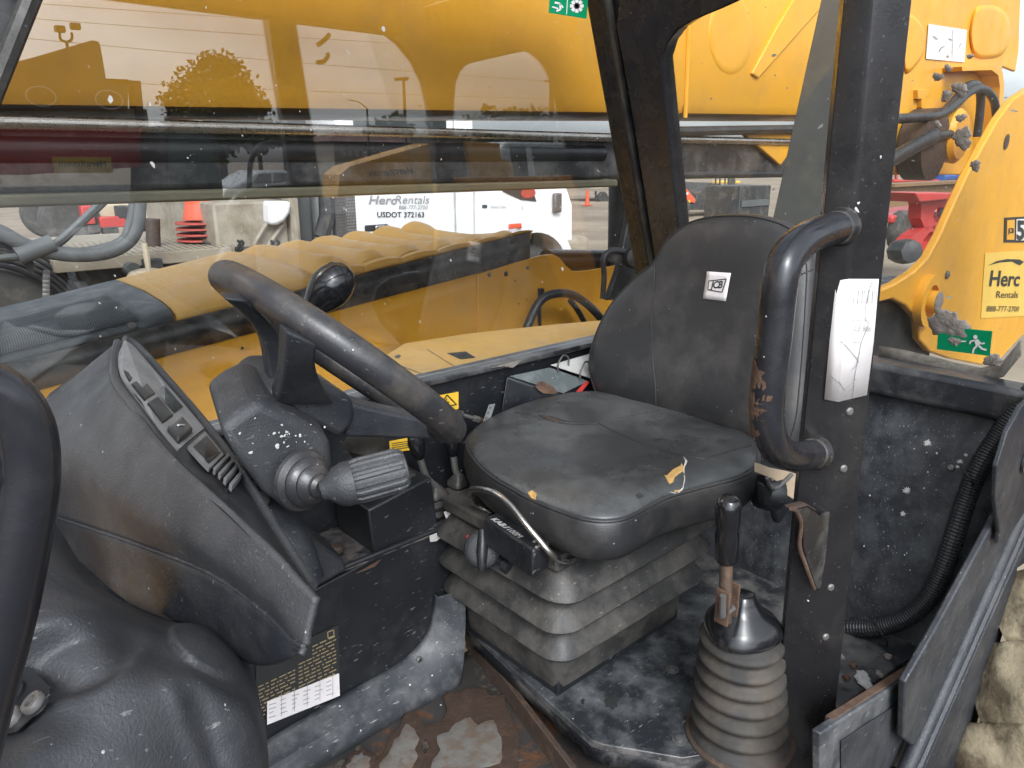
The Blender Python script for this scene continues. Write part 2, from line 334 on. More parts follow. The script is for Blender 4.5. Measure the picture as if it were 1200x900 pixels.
# ---- roof rails (the near one shows mirrored in the side window)
m = MB(); m.bb((-.45, .40, 2.405), (1.36, .47, 2.52)); m.build('roof_rail', M['black'], T, bevel=.01)
m = MB(); m.bb((-.45, 1.19, 2.42), (1.34, 1.26, 2.52)); m.build('roof_rail', M['black'], T, bevel=.01)
m = MB(); m.bb((-.5, .40, 2.42), (-.44, 1.26, 2.52)); m.build('roof_rail', M['black'], T, bevel=.01)
for k in range(4):
    m = MB(); m.tube([(-.05 + .32 * k, .45, 2.53), (-.05 + .32 * k, 1.2, 2.53)], .018, 8); m.build('roof_bar', M['black'], T)
# ---- near front door post, outside the picture on the left
m = MB(); m.prism([(-.32, .40, .9), (-.24, .40, .9), (-.24, .47, .9), (-.32, .47, .9)], (-.1, 0, 1.6)); m.build('door_post', M['post'], T, bevel=.008)
# ---- near rear door post
def bsec(py):
    A = at(989 - .0945 * py, py, y=.462); B = at(1024 - .0915 * py, py, y=.427); C = at(1069 - .108 * py, py, y=.404)
    D = C + Vector((.03, .06, 0)); z = B.z
    out = [Vector((p.x, p.y, z)) for p in (A, B, C, D)]
    out[0] = on_z(989 - .0945 * py, py, .462, z); out[2] = on_z(1069 - .108 * py, py, .404, z); out[3] = out[2] + Vector((.025, .07, 0))
    n1 = (out[1] - out[0]).normalized(); n2 = (out[2] - out[1]).normalized()
    return [out[0], out[1] - n1 * .006, out[1] + n2 * .002 - n1 * .002, out[1] + n2 * .006, out[2], out[3], out[0] + Vector((.03, .02, 0))]
def on_z(px, py, y, z):                      # slide along the post's edge line to the wanted height
    p0 = at(px, py, y=y); 
    return Vector((p0.x, p0.y, z))
m = MB(); m.loft([bsec(py) for py in (-420, 0, 300, 600, 900, 1150)]); post = m.build('door_post', M['post'], T, bevel=.0015, smooth=18)
BN = None
def face_pt(px, py, off=.0):                 # on the lit outer face of the post
    s = bsec(450); s2 = bsec(200)
    a, b, c = s[3], s[4], s2[3]; n = (b - a).cross(c - a).normalized()
    if n.y > 0: n = -n
    return on(px, py, a + n * off, n), n
for q in ((995, 482), (988, 549), (973, 688), (967, 746)):
    p, n = face_pt(*q); m = MB(); m.lathe([(.0062, 0), (.0062, .0015), (.0045, .0035), (.001, .004)], p, n, 14); m.build('bolt', M['steel'], post)
# paper label wrapped round the post
def left_pt(px, py, off=0):
    s = bsec(450); s2 = bsec(200); a, b, c = s[0], s[1], s2[0]; n = (b - a).cross(c - a).normalized()
    if n.dot(a - EYE) > 0: n = -n
    return on(px, py, a + n * off, n), n
lab = MB()
rid = lambda py: 1024 - .0915 * py
Pr = [face_pt(rid(py) + 1.5, py, .0018)[0] for py in (327, 400, 471)]
Po = [face_pt(x, py, .0018)[0] for x, py in ((1030, 327), (1024, 400), (1016, 463))]
Pl = [left_pt(x, py, .0022)[0] for x, py in ((980, 329), (972, 400), (966, 468))]
lab.sheet([Pl, [p.lerp(q, .5) for p, q in zip(Pl, Pr)], Pr, Po]); lb = lab.build('paper_label', M['white'], T, solid=.0008, label='torn white paper label wrapped round the post')
m = MB()
for k in range(12):
    w = random.uniform(.7, 2.2); px = 1001 + k * 2.4
    a = [face_pt(px, 340, .0027)[0], face_pt(px + w * .55, 340, .0027)[0], face_pt(px + w * .55 - 1, 356, .0027)[0], face_pt(px - 1, 356, .0027)[0]]
    m.add(a, [(0, 1, 2, 3)])
n_ = face_pt(1000, 400)[1]; ux = (face_pt(1020, 400)[0] - face_pt(1000, 400)[0]).normalized(); uz = n_.cross(ux)
if uz.z < 0: uz = -uz
m.text('CE', face_pt(1000, 388, .0027)[0], ux, uz, .008, .028); m.text('ps', face_pt(996, 376, .0027)[0], ux, uz, .004, .028); m.text('ps', face_pt(995, 402, .0027)[0], ux, uz, .003, .018)
m.build('lettering', M['ink2'], lb)
m = MB()
for pth in ([(1022, 330), (1016, 352), (1014, 372), (1018, 380), (1010, 400), (1006, 420), (1002, 440), (1000, 466)], [(985, 400), (992, 406), (1000, 415), (1006, 424), (998, 434)], [(974, 440), (984, 448), (990, 456), (996, 452), (1004, 444)]):
    q = [(face_pt if x > rid(y) else left_pt)(x, y, .0032)[0] for x, y in pth]; m.tube(cr(q, 4), .0004, 5)
m.build('crease', M['ink2'], lb)
# door striker bracket on the post
q = [at(x, y, y=.43) for x, y in ((932, 596), (944, 592), (958, 604), (969, 598), (966, 640), (958, 690), (954, 688), (938, 640), (938, 612))]
m = MB(); m.prism(q, (0, -.005, 0)); bk = m.build('door_striker', M['post'], T, bevel=.001, label='bent steel striker bracket with a rusty edge')
m = MB(); m.tube(cr([at(x, y, y=.425) for x, y in ((927, 596), (934, 600), (939, 615), (937, 640), (944, 662), (954, 690))], 5), .003, 8); m.build('rusty_edge', M['rust'], bk)
m = MB(); m.tube([at(x, y, y=.43) for x, y in ((926, 594), (940, 590), (950, 596))], .007, 8, flat=(1.2, .35, (0, 0, 1))); m.build('tab', M['rustedge'], bk)
for i, (x, y, r, sq) in enumerate(((1004, 246, .0045, .45), (1006, 238, .002, 1), (984, 192, .003, .6), (1032, 184, .002, .7), (962, 520, .003, .7), (947, 704, .0015, 1))):
    p, n = face_pt(x, y, .0005) if x > rid(y) else left_pt(x, y, .0005); mm = blob_(p, n, r, 300 + i, .0006, sq); mm.build('paint_chip', M['splat'], post)
# ---- grab handles
hp = [at(x, y, y=Y) for x, y, Y in ((985, 266, .44), (962, 272, .437), (938, 284, .434), (921, 305, .432), (914, 335, .43), (907, 400, .43), (899, 470, .43), (901, 505, .43), (912, 527, .432), (932, 535, .436), (955, 531, .445))]
m = MB(); m.tube(cr(hp, 7), .0205, 20); gh = m.build('grab_handle', M['handle'], T, smooth=60)
for e in (0, -1):
    dv = (hp[0] - hp[1]).normalized() if e == 0 else (hp[-1] - hp[-2]).normalized()
    m = MB(); m.lathe([(.0207, -.014), (.0225, -.008), (.0245, -.002), (.025, .004), (.022, .01)], hp[e], dv, 30, rib=lambda k, h: 1 + .012 * math.sin(k * 1.3)); m.build('weld', M['post'], gh)
# rust patch, a curved flake proud of the tube
def flake(path_px, Y, r, name, mat, par, a0, a1, seed, nseg=18):
    rnd = random.Random(seed); path = cr([at(x, y, y=Y) for x, y in path_px], 6); rows = []
    for i, p in enumerate(path):
        t = (path[min(i + 1, len(path) - 1)] - path[max(i - 1, 0)]).normalized(); vw = (EYE - p).normalized(); sd = t.cross(vw).normalized(); f = sd.cross(t).normalized()
        w = math.sin(math.pi * min(max(i / (len(path) - 1), .03), .97)) ** .5; lo = a0 + rnd.uniform(-.12, .12); hi = a0 + (a1 - a0) * w * rnd.uniform(.6, 1)
        rows.append([p + (sd * math.sin(q) + f * math.cos(q)) * (r + .0009) for q in [lo + (hi - lo) * k / 8 for k in range(9)]])
    mm = MB(); mm.sheet(rows); return mm.build(name, mat, par, smooth=80)
flake([(905, 420), (902, 448), (899.5, 478), (901, 506)], .43, .0214, 'rust_patch', M['rust'], gh, 1.5, -.35, 3)
hl = [at(x, y, y=DOOR_Y) for x, y in ((-70, 452), (-40, 452), (-10, 460), (12, 476), (28, 505), (33, 545), (29, 600), (11, 700), (-6, 770), (-27, 850), (-52, 950))]
m = MB(); m.tube(cr(hl, 7), .0148, 20); gl_ = m.build('grab_handle', M['handle'], T, smooth=60)
flake([(16, 488), (28, 530), (24, 590), (18, 640)], DOOR_Y, .0148, 'rust_patch', M['rust'], gl_, 1.45, .75, 5)
# ---- glazing
m = MB(); m.bb((-.2, 1.2215, 1.6195), (1.56, 1.2255, 2.42)); gs = m.build('side_window', M['glass_side'], T, smooth=0)
q = [onr(x, y, -.01) for x, y in ((770, 400), (770, 60), (800, 10), (880, -30), (1330, -160), (1330, 470))]
zc = 1.652
q = [Vector((rearx(zc) + .012, 1.1, zc)), Vector((rearx(2.47) + .012, 1.1, 2.47)), Vector((rearx(2.47) + .012, .3, 2.47)), Vector((rearx(zc) + .012, .3, zc))]
m = MB(); m.prism(q, RN * .004); gr = m.build('rear_window', M['glass_rear'], T, smooth=0)
# dirt flecks stuck on the panes
def flecks(n, fn, seed, par, smin, smax, mat='splat'):
    rnd = random.Random(seed); mm = MB()
    for _ in range(n):
        p, n1, ax = fn(rnd); L_ = rnd.uniform(smin, smax) * (3 if rnd.random() < .1 else 1); W_ = L_ * rnd.uniform(.25, .7); bx_ = n1.cross(ax); k0 = rnd.uniform(-.3, .9)
        u = (ax * math.cos(k0) + bx_ * math.sin(k0)); w = n1.cross(u)
        kk = 7; mm.add([p + u * (L_ * math.cos(6.283 * k / kk) * rnd.uniform(.6, 1.1)) + w * (W_ * math.sin(6.283 * k / kk) * rnd.uniform(.6, 1.1)) for k in range(kk)], [tuple(range(kk))])
    return mm.build('dirt_flecks', M[mat], par, smooth=0, kind='stuff')
flecks(230, lambda r: (Vector((r.uniform(.25, 1.5), 1.2205, r.uniform(1.63, 2.38))), Vector((0, -1, 0)), Vector((0, 0, 1))), 4, gs, .0007, .0024)
def rw(r):
    z = r.uniform(1.68, 2.4); return Vector((rearx(z) + .010, r.uniform(.32, 1.05), z)), -RN, Vector((0, 1, 0))
flecks(90, rw, 9, gr, .0008, .003)
for i, (x, y, r) in enumerate(((1112, 381, 19), (1164, 422, 10), (1119, 399, 9), (1099, 90, 5), (1111, 80, 4), (1109, 112, 6), (1125, 105, 8), (1099, 146, 4), (1126, 138, 5), (1128, 162, 11), (1143, 194, 6), (1137, 66, 3))):
    mm = blob(onr(x, y, -.008), -RN, r * (.0018 if i == 0 else .0015), 20 + i, .004 if i < 3 else .0025); mm.build('mud_splat', M['mud'], gr)
# emergency exit sticker on the rear pane
def plate(name, px, plane, mat, par, th=.001, **k):
    mm = MB(); pp = [plane(*q) for q in px]; nn = (pp[1] - pp[0]).cross(pp[2] - pp[0]).normalized()
    if nn.dot(pp[0] - EYE) > 0: nn = -nn
    mm.prism(pp, nn * th); return mm.build(name, mat, par, smooth=0, **k)
pl_ = lambda x, y: onr(x, y, -.006)
es = plate('exit_sticker', [(1100, 382), (1163, 388), (1160, 417), (1098, 409)], pl_, M['green'], T, label='green emergency exit sticker with a white running figure')
pl2 = lambda x, y: onr(x, y, -.0035)
man = MB()
def strip(mm, pts, w, plane):
    for (x0, y0), (x1, y1) in zip(pts, pts[1:]):
        l = math.hypot(x1 - x0, y1 - y0); nx, ny = -(y1 - y0) / l * w / 2, (x1 - x0) / l * w / 2
        mm.add([plane(x0 + nx, y0 + ny), plane(x1 + nx, y1 + ny), plane(x1 - nx, y1 - ny), plane(x0 - nx, y0 - ny)], [(0, 1, 2, 3)])
man.add([pl2(1143 + 2.6 * math.cos(k), 395 + 2.6 * math.sin(k)) for k in [i * .7854 for i in range(8)]], [tuple(range(8))])
strip(man, [(1144, 398), (1146, 405)], 5, pl2); strip(man, [(1143, 399), (1138, 399.5), (1136, 403)], 1.8, pl2); strip(man, [(1146, 399), (1150, 403), (1154, 402)], 1.8, pl2)
strip(man, [(1145, 405), (1141, 409), (1140, 414)], 2.3, pl2); strip(man, [(1147, 405), (1151, 409), (1156, 410)], 2.3, pl2); strip(man, [(1126, 400), (1132, 400)], 1.5, pl2)
man.build('running_figure', M['white'], es, smooth=0)
# green sticker near the top of the side window
pw = lambda x, y: at(x, y, y=1.2195)
gs2 = plate('exit_sticker', [(644, -8), (689, -4), (687, 22), (643, 15)], pw, M['green'], T, label='green emergency exit sticker at the top edge')
pw2 = lambda x, y: at(x, y, y=1.2178)
mm = MB(); strip(mm, [(665, -2), (664, 17)], 1, pw2); strip(mm, [(650, 3), (656, 4), (657, 11), (652, 13)], 2.2, pw2); strip(mm, [(656, 4), (660, 9)], 1.8, pw2); strip(mm, [(647, 8), (654, 10)], 1.6, pw2)
for k in range(8): strip(mm, [(676, 7), (676 + 8 * math.cos(k * .785), 7 + 8 * math.sin(k * .785))], 4, pw2)
mm.build('pictogram', M['white'], gs2, smooth=0)

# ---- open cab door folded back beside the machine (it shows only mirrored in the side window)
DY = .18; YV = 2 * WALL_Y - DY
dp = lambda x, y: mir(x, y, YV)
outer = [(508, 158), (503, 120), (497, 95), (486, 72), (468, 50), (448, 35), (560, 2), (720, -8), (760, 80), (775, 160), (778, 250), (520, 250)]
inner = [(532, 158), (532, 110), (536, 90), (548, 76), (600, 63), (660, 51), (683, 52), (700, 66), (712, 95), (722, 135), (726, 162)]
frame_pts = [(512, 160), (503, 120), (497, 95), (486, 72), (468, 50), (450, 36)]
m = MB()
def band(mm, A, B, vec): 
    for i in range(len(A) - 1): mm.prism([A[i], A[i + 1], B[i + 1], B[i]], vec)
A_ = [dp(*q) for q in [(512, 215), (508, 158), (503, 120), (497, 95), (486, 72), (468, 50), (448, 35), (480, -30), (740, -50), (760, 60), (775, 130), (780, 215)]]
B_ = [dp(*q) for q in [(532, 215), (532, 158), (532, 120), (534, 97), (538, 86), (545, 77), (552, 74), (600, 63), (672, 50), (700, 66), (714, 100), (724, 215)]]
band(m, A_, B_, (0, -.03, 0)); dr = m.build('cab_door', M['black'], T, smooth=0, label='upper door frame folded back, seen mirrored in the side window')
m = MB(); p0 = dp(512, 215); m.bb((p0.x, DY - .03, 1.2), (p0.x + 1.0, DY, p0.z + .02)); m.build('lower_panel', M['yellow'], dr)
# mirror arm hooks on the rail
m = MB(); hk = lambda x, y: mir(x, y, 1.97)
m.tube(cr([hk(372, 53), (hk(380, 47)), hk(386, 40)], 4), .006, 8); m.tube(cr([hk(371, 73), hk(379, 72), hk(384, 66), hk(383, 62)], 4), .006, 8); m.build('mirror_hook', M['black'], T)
# ================================================================ dashboard cowl across the front of the cab
st = [(1.17, (138, 400), (92, 437), (46, 478), (48, 560), (50, 602), (55, 624)),
      (1.10, (135, 425), (90, 470), (55, 520), (62, 575), (66, 606), (70, 640)),
      (.98, (142, 455), (112, 505), (92, 548), (98, 590), (104, 618), (104, 664)),
      (.82, (190, 522), (168, 560), (155, 595), (160, 620), (168, 640), (150, 706)),
      (.68, (252, 582), (238, 615), (233, 640), (240, 657), (248, 672), (222, 735)),
      (.58, (315, 641), (305, 668), (302, 688), (306, 703), (312, 718), (290, 777)),
      (.53, (350, 681), (343, 705), (339, 722), (339, 735), (342, 748), (330, 775)),
      (.505, (369, 702), (364, 722), (360, 738), (358, 748), (356, 757), (349, 765))]
cols = []
for y, *q in st: cols.append([at(px, py, y=y + (.08 * min(1, max(0, (y - .5) / .1)) if k == 5 else 0)) for k, (px, py) in enumerate(q)])
def smooth_rows(rows, nu=4, nv=4):
    a = [cr(r, nu) for r in rows]; return [list(x) for x in zip(*[cr(list(c), nv) for c in zip(*a)])]
R_ = smooth_rows([c[:5] for c in cols], 3, 4)
m = MB(); m.sheet(R_); dash = m.build('dashboard_cowl', M['plastic'], T, smooth=50, solid=.006)
R2 = smooth_rows([[c[4], c[4].lerp(c[5], .5) + Vector((-.004, -.004, 0)), c[5], c[5] + Vector((.10, .03, -.05)) * (.05 if i > 5 else (.4 if i == 5 else 1))] for i, c in enumerate(cols)], 3, 4)
m = MB(); m.sheet(R2); m.build('cowl_skirt', M['plastic2'], dash, smooth=50, solid=.005)
m = MB(); m.tube([p + Vector((-.001, -.0015, .001)) for p in cr([c[4] for c in cols], 4)], .0022, 6); m.build('cowl_seam', M['plastic2'], dash)
# near end cap
nc = [cols[-1][0], cols[-1][2], cols[-1][4], cols[-1][5], at(345, 772, y=.56), at(330, 690, y=.62)]
# instrument face, sloping down towards the driver
face_near = [(1.168, (139, 402)), (1.12, (135, 424)), (1.02, (137, 449)), (.93, (158, 478)), (.86, (187, 516)), (.76, (222, 556)), (.66, (262, 590)), (.58, (318, 644)), (.515, (366, 700))]
face_far = [(1.18, (146, 400)), (1.18, (158, 406)), (1.16, (176, 424)), (1.10, (200, 452)), (1.03, (228, 484)), (.95, (258, 522)), (.86, (285, 560)), (.74, (322, 620)), (.62, (366, 690))]
FN = [at(*q, y=y) for y, q in face_near]; FF = [at(*q, y=y) for y, q in face_far]
rows = [[a + Vector((-.004, 0, -.004)), a.lerp(b, .08) + Vector((0, 0, .002 if k < 19 else -.005)), a.lerp(b, .5) + Vector((0, 0, .003 if k < 19 else -.004)), a.lerp(b, .92) + Vector((0, 0, .002 if k < 19 else -.003)), b] for k, (a, b) in enumerate(zip(cr(FN, 4), cr(FF, 4)))]
m = MB(); m.sheet(rows); ip = m.build('instrument_panel', M['panel'], T, smooth=40)
m = MB(); m.tube([p + Vector((0, 0, .003)) for p in cr(FF, 4)], .0062, 8); m.build('panel_rim', M['plastic'], ip)
m = MB(); q_ = cr(FN, 4)[:24]; m.tube([p + Vector((-.001, 0, .001 - .0004 * max(0, k - 12))) for k, p in enumerate(q_)], [.0062 * min(1, (len(q_) - k) / 10) for k in range(len(q_))], 10); m.build('panel_rim', M['plastic'], ip)
def fpt(s, w, h=.0):                      # s along the panel (0 far .. 1 near), w across (0 ridge .. 1 driver's edge)
    a = cr(FN, 4); b = cr(FF, 4); k = s * (len(a) - 1); i = min(int(k), len(a) - 2); f = k - i
    p = a[i].lerp(a[i + 1], f); q = b[i].lerp(b[i + 1], f)
    return p.lerp(q, w) + Vector((.25, -.05, 1)).normalized() * h
def fquad(s0, s1, w0, w1, h0, h1, name, mat, par, n=4, **k):
    top = [fpt(s0 + (s1 - s0) * i / n, w0, h1) for i in range(n + 1)] + [fpt(s1 - (s1 - s0) * i / n, w1, h1) for i in range(n + 1)]
    bot = [fpt(s0 + (s1 - s0) * i / n, w0, h0) for i in range(n + 1)] + [fpt(s1 - (s1 - s0) * i / n, w1, h0) for i in range(n + 1)]
    mm = MB(); mm.hull(bot, top); return mm.build(name, mat, par, smooth=0, **k)
M['silver'] = paint('silver_bezel', (.2, .2, .2), .5, dirt=(.08, .08, .08), damt=.6, dscale=20, bump=.1)
M['lens'] = paint('display_lens', (.012, .013, .014), .06, var=.0, bump=0, spec=.8)
fquad(.03, .56, .10, .88, .0, .0045, 'bezel', M['silver'], ip, 10)
fquad(.09, .47, .53, .80, .003, .0056, 'display_lens', M['lens'], ip, 8)
for i in range(4): fquad(.12 + i * .092, .198 + i * .092, .19, .47, .003, .0075, 'rocker_switch', M['panel'], ip, bevel=.0015)
sw = fquad(.50, .55, .16, .56, .003, .012, 'rocker_switch', M['black'], ip, bevel=.003)
m = MB(); m.tube([fpt(.52, .32, .0132), fpt(.53, .42, .0132)], .0014, 6); m.build('switch_mark', M['splat'], ip)
fquad(.57, .66, .30, .86, .0, .004, 'switch_blank', M['silver'], ip, 4); fquad(.582, .648, .38, .80, .002, .005, 'blank_inset', M['panel'], ip, 4)
for i in range(4): fquad(.672 + i * .022, .682 + i * .022, .35, .94, .0, .007, 'vent_slat', M['silver'], ip, bevel=.001)
# ---- column tunnel between dash and steering column
m = MB(); pth = [at(262, 552, y=.95), at(280, 577, y=.92), at(298, 605, y=.88), at(322, 650, y=.84), at(335, 690, y=.82)]
m.tube(cr(pth, 5), [.03, .032, .034, .037, .04, .042, .043, .044, .045, .046, .047, .048, .048, .049, .049, .05, .05, .05, .05, .05, .05][:len(cr(pth, 5))], 20); ct = m.build('column_tunnel', M['plastic2'], T, smooth=60)
m = MB(); m.lathe([(.010, 0), (.010, .004), (.006, .006), (.001, .006)], at(306, 586, y=.84), (.2, -.7, .7), 12); m.build('bolt', M['steel'], ct)
q = [at(x, y, y=.93) for x, y in ((318, 600), (340, 612), (402, 655), (408, 668), (352, 700), (330, 690))]
m = MB(); m.prism(q, (.02, .10, -.01)); m.build('tunnel_cover', M['plastic2'], T, bevel=.006)
# ---- steering column shroud
q = [at(x, y, y=.80) for x, y in ((256, 503), (280, 484), (306, 470), (352, 492), (388, 516), (391, 548), (384, 582), (366, 604), (342, 606), (308, 580), (282, 545))]
m = MB(); m.prism(q, (.035, .13, .02)); sh = m.build('column_shroud', M['plastic'], T, bevel=.012, bseg=3)
# paint splashes on the shroud
rnd = random.Random(3); sp = MB()
for i in range(34):
    x = 340 + rnd.gauss(0, 22); y = 520 + rnd.gauss(0, 14) + (x - 340) * .35; r = abs(rnd.gauss(0, .0008)) + .0003
    if i == 0: x, y, r = 325, 523, .0032
    if i == 1: x, y, r = 281, 508, .0016
    if 268 < x < 382 and y > 490: sp.add(*(lambda b: (b.v, b.f))(blob(at(x, y, y=.7985), (0, -1, 0), r, i, .0005, kk=9)))
sp.build('paint_splash', M['splat'], sh, smooth=0, kind='stuff')
# ---- steering wheel
WN = Vector((.665, -.07, .743)).normalized(); WC = Vector((.48, .88, 1.794)); WR = .18
wa = WN.cross(Vector((0, 1, 0))).normalized(); wb_ = WN.cross(wa)
def rim(t, r=WR, h=0): return WC + (wa * math.cos(t) + wb_ * math.sin(t)) * r + WN * h
def rim_t(px, py, far=None):
    best = None
    for k in range(360):
        t = math.radians(k); P = rim(t); q = proj(P)
        e = math.hypot(q[0] - px, q[1] - py)
        dep = (P - WC).dot(_F)
        if far is True and dep < 0: e += 500
        if far is False and dep > 0: e += 500
        if best is None or e < best[0]: best = (e, t)
    return best[1]
m = MB(); ring = [rim(2 * math.pi * k / 72) for k in range(72)]; m.tube(ring, .0198, 20, closed=True)
sw_ = m.build('steering_wheel', M['wheel'], T, smooth=60)
hubc = WC - WN * .052
# hub block, blade spokes and the near bracket, dished below the rim
def slab(pts, vec, name, bev=.006):
    mm = MB(); mm.prism([at(x, y, y=Y) for x, y, Y in pts], vec); return mm.build(name, M['plastic2'], sw_, bevel=bev, bseg=3)
slab([(312, 465, .84), (331, 448, .84), (378, 446, .84), (414, 466, .84), (419, 486, .84), (413, 502, .84), (398, 515, .84), (352, 490, .84)], (.01, .13, .01), 'hub', .01)
for lo_, hi_ in (([(262, 350), (292, 376), (309, 404), (317, 450)], [(288, 352), (320, 382), (331, 402), (334, 446)]), ):
    A_ = cr([at(x, y, y=Y) for (x, y), Y in zip(lo_, (.80, .84, .86, .87))], 4); B_ = cr([at(x, y, y=Y) for (x, y), Y in zip(hi_, (.80, .84, .86, .87))], 4); v_ = Vector((.006, .03, .004))
    mm = MB(); mm.loft([[p, q, q + v_, p + v_] for p, q in zip(A_, B_)]); mm.build('spoke', M['plastic2'], sw_, bevel=.004, smooth=40)
for lo_, hi_, ys in (([(412, 472), (450, 482), (492, 491), (520, 502)], [(404, 513), (450, 514), (492, 515), (518, 517)], (.86, .85, .84, .84)), ([(336, 388), (334, 420), (331, 446), (322, 474)], [(372, 404), (370, 425), (376, 448), (392, 474)], (.735, .755, .79, .83))):
    A_ = cr([at(x, y, y=Y) for (x, y), Y in zip(lo_, ys)], 5); B_ = cr([at(x, y, y=Y) for (x, y), Y in zip(hi_, ys)], 5); v_ = Vector((.008, .035, .004))
    mm = MB(); mm.loft([[p, q, q + v_, p + v_] for p, q in zip(A_, B_)]); mm.build('spoke', M['plastic2'], sw_, bevel=.005, bseg=3, smooth=40)
tk = rim_t(338, 392, True); kb = rim(tk, WR, .012); kt = at(388, 336, d=(kb - EYE).dot(_F) - .0)
ax = (kt - kb).normalized(); L_ = (kt - kb).length
m = MB(); m.lathe([(.012, 0), (.013, L_ * .25), (.017, L_ * .45), (.028, L_ * .72), (.0325, L_ * .95), (.0315, L_ * 1.15), (.025, L_ * 1.36), (.013, L_ * 1.48), (.001, L_ * 1.51)], kb, ax, 24); m.build('spinner_knob', M['knob'], sw_, smooth=80)
m = MB(); m.tube([hubc - WN * .04, hubc - WN * .20], .026, 16); m.build('steering_column', M['black'], T)
# ---- direction stalk with ribbed grip
g0, g1 = at(384, 573, y=.735), at(473, 549, y=.70); gd = (g1 - g0).normalized(); GL = (g1 - g0).length
rod0 = at(345, 572, y=.78)
m = MB(); bo = at(352, 562, y=.79); bd = (at(378, 571, y=.745) - bo).normalized()
prof = []
for i, r in enumerate((.036, .039, .037, .030, .031, .029, .023, .024, .021, .015, .014, .010)): prof.append((r, i * .0042))
m.lathe(prof, bo, bd, 28); sk_ = m.build('direction_stalk', M['wheel'], T, smooth=30)
m = MB(); m.tube([bo, g0 + gd * .004], .0085, 12); m.build('stalk_rod', M['rust'], sk_)
m = MB(); m.lathe([(.011, -.008), (.014, 0), (.023, .010), (.0265, .02), (.0265, .03)], g0, gd, 48, cap=True); m.build('grip_neck', M['plastic'], sk_, smooth=60)
m = MB(); m.lathe([(.025, .03), (.0268, .036), (.0268, GL * .5), (.0262, GL - .006), (.0245, GL - .001), (.0235, GL)], g0, gd, 96, rib=lambda k, h: (1.02 if (k // 3) % 2 else .945) if h < GL - .002 else 1.0); m.build('grip', M['plastic'], sk_, smooth=25)
m = MB(); m.lathe([(.0225, GL - .002), (.0225, GL + .002), (.019, GL + .0035), (.017, GL + .0018), (.006, GL + .0018), (.005, GL + .003), (.0005, GL + .003)], g0, gd, 32); m.build('grip_cap', M['plastic2'], sk_, smooth=30)
# second stalk boot behind
m = MB(); b2 = at(428, 527, y=.93); m.lathe([(.02, -.03), (.026, -.02), (.02, -.012), (.027, .0), (.034, .006), (.03, .016), (.022, .02)], b2, (.1, -.1, 1), 20); m.build('stalk_boot', M['rubber2'], T, smooth=40)

# ================================================================ right-hand console
KY = 1.06
m = MB(); kp = [at(x, y, y=KY) for x, y in ((180, 740), (180, 960), (300, 899), (420, 829), (540, 762), (552, 700), (560, 590), (420, 664), (300, 728))]
m.prism(kp, (0, .01, 0)); kpn = m.build('kick_panel', M['panel'], T, bevel=.002)
m = MB(); m.bb((.3, KY + .0, 1.352), (.96, 1.203, 1.362)); ld = m.build('console_ledge', M['deck'], T, bevel=.002)
m = MB(); m.tube([(.47, KY - .001, 1.362), (.96, KY - .001, 1.366)], .0045, 6); m.build('ledge_lip', M['black'], ld)
m = MB(); m.prism([at(416, 672, y=KY - .004), at(446, 655, y=KY - .004), at(438, 664, y=KY - .004), at(428, 668, y=KY - .004)], (0, -.003, .001)); m.build('rust_patch', M['rust'], ld)
m = MB(); m.prism([at(x, y, y=KY - .006) for x, y in ((503, 628), (515, 623), (519, 628), (511, 634), (504, 635))], (0, -.001, 0)); m.build('paint_chip', M['splat'], ld)
# moulded sole running along the foot of the panel
ft = [(310, 898), (420, 838), (500, 792), (530, 765), (538, 730), (541, 700)]
M['foot'] = paint('foot_moulding', (.034, .037, .042), .48, dirt=(.15, .15, .15), damt=.75, dscale=13, dlo=.45, dhi=.7, speck=.3, sscale=60, bump=.3, scratch=.35)
A_ = [at(x, y, y=KY - .012) for x, y in ((290, 888), (400, 822), (468, 783), (500, 752), (510, 722), (512, 700))]
B_ = [at(x, y, y=KY - .06) for x, y in ((290, 935), (405, 868), (490, 820), (537, 795), (545, 745), (545, 690))]
m = MB(); rows = [[a + Vector((0, .01, .004)), a, a.lerp(b, .5) + Vector((0, -.012, .006)), b, b + Vector((0, .005, -.04))] for a, b in zip(cr(A_, 5), cr(B_, 5))]
m.sheet(rows); m.build('panel_foot', M['foot'], T, smooth=40, solid=.006)
m = MB(); m.lathe([(.007, 0), (.007, .003), (.004, .005), (.0005, .005)], at(491, 773, y=KY - .02), (0, -1, .2), 10); m.build('bolt', M['black'], T)
# data plate and paper label
kq = lambda x, y: at(x, y, y=KY - .0025)
dpl = plate('data_plate', [(300, 776), (396, 732), (398, 790), (300, 838)], kq, M['ink'], T, label='black data plate with gold lines of print')
M['gold'] = flat('gold_print', (.3, .23, .12), .5)
k2 = lambda x, y: at(x, y, y=KY - .0045); mm = MB(); rnd = random.Random(5)
for r in range(13):
    for c0, c1 in ((303, 346), (350, 394)):
        y0 = 787 + r * 4.4
        if r < 4 and c0 == 303: continue
        x = c0 + (16 if r < 3 else 0)
        while x < c1 - 3:
            w = min(rnd.uniform(2, 9), c1 - x); f = lambda X: y0 - (X - 303) * .47
            mm.add([k2(x, f(x)), k2(x + w, f(x + w)), k2(x + w, f(x + w) + 1.3), k2(x, f(x) + 1.3)], [(0, 1, 2, 3)]); x += w + rnd.uniform(1, 3)
for (a, b) in (((384, 741), (391, 738)), ((391, 738), (391.5, 745)), ((391.5, 745), (384.5, 748)), ((384.5, 748), (384, 741))): strip(mm, [a, b], 1.1, k2)
mm.build('print', M['gold'], dpl, smooth=0)
wl = plate('paper_label', [(313, 822), (397, 789), (398, 815), (313, 849)], k2, M['white'], T, label='white paper table label below the data plate')
k3 = lambda x, y: at(x, y, y=KY - .0065); mm = MB()
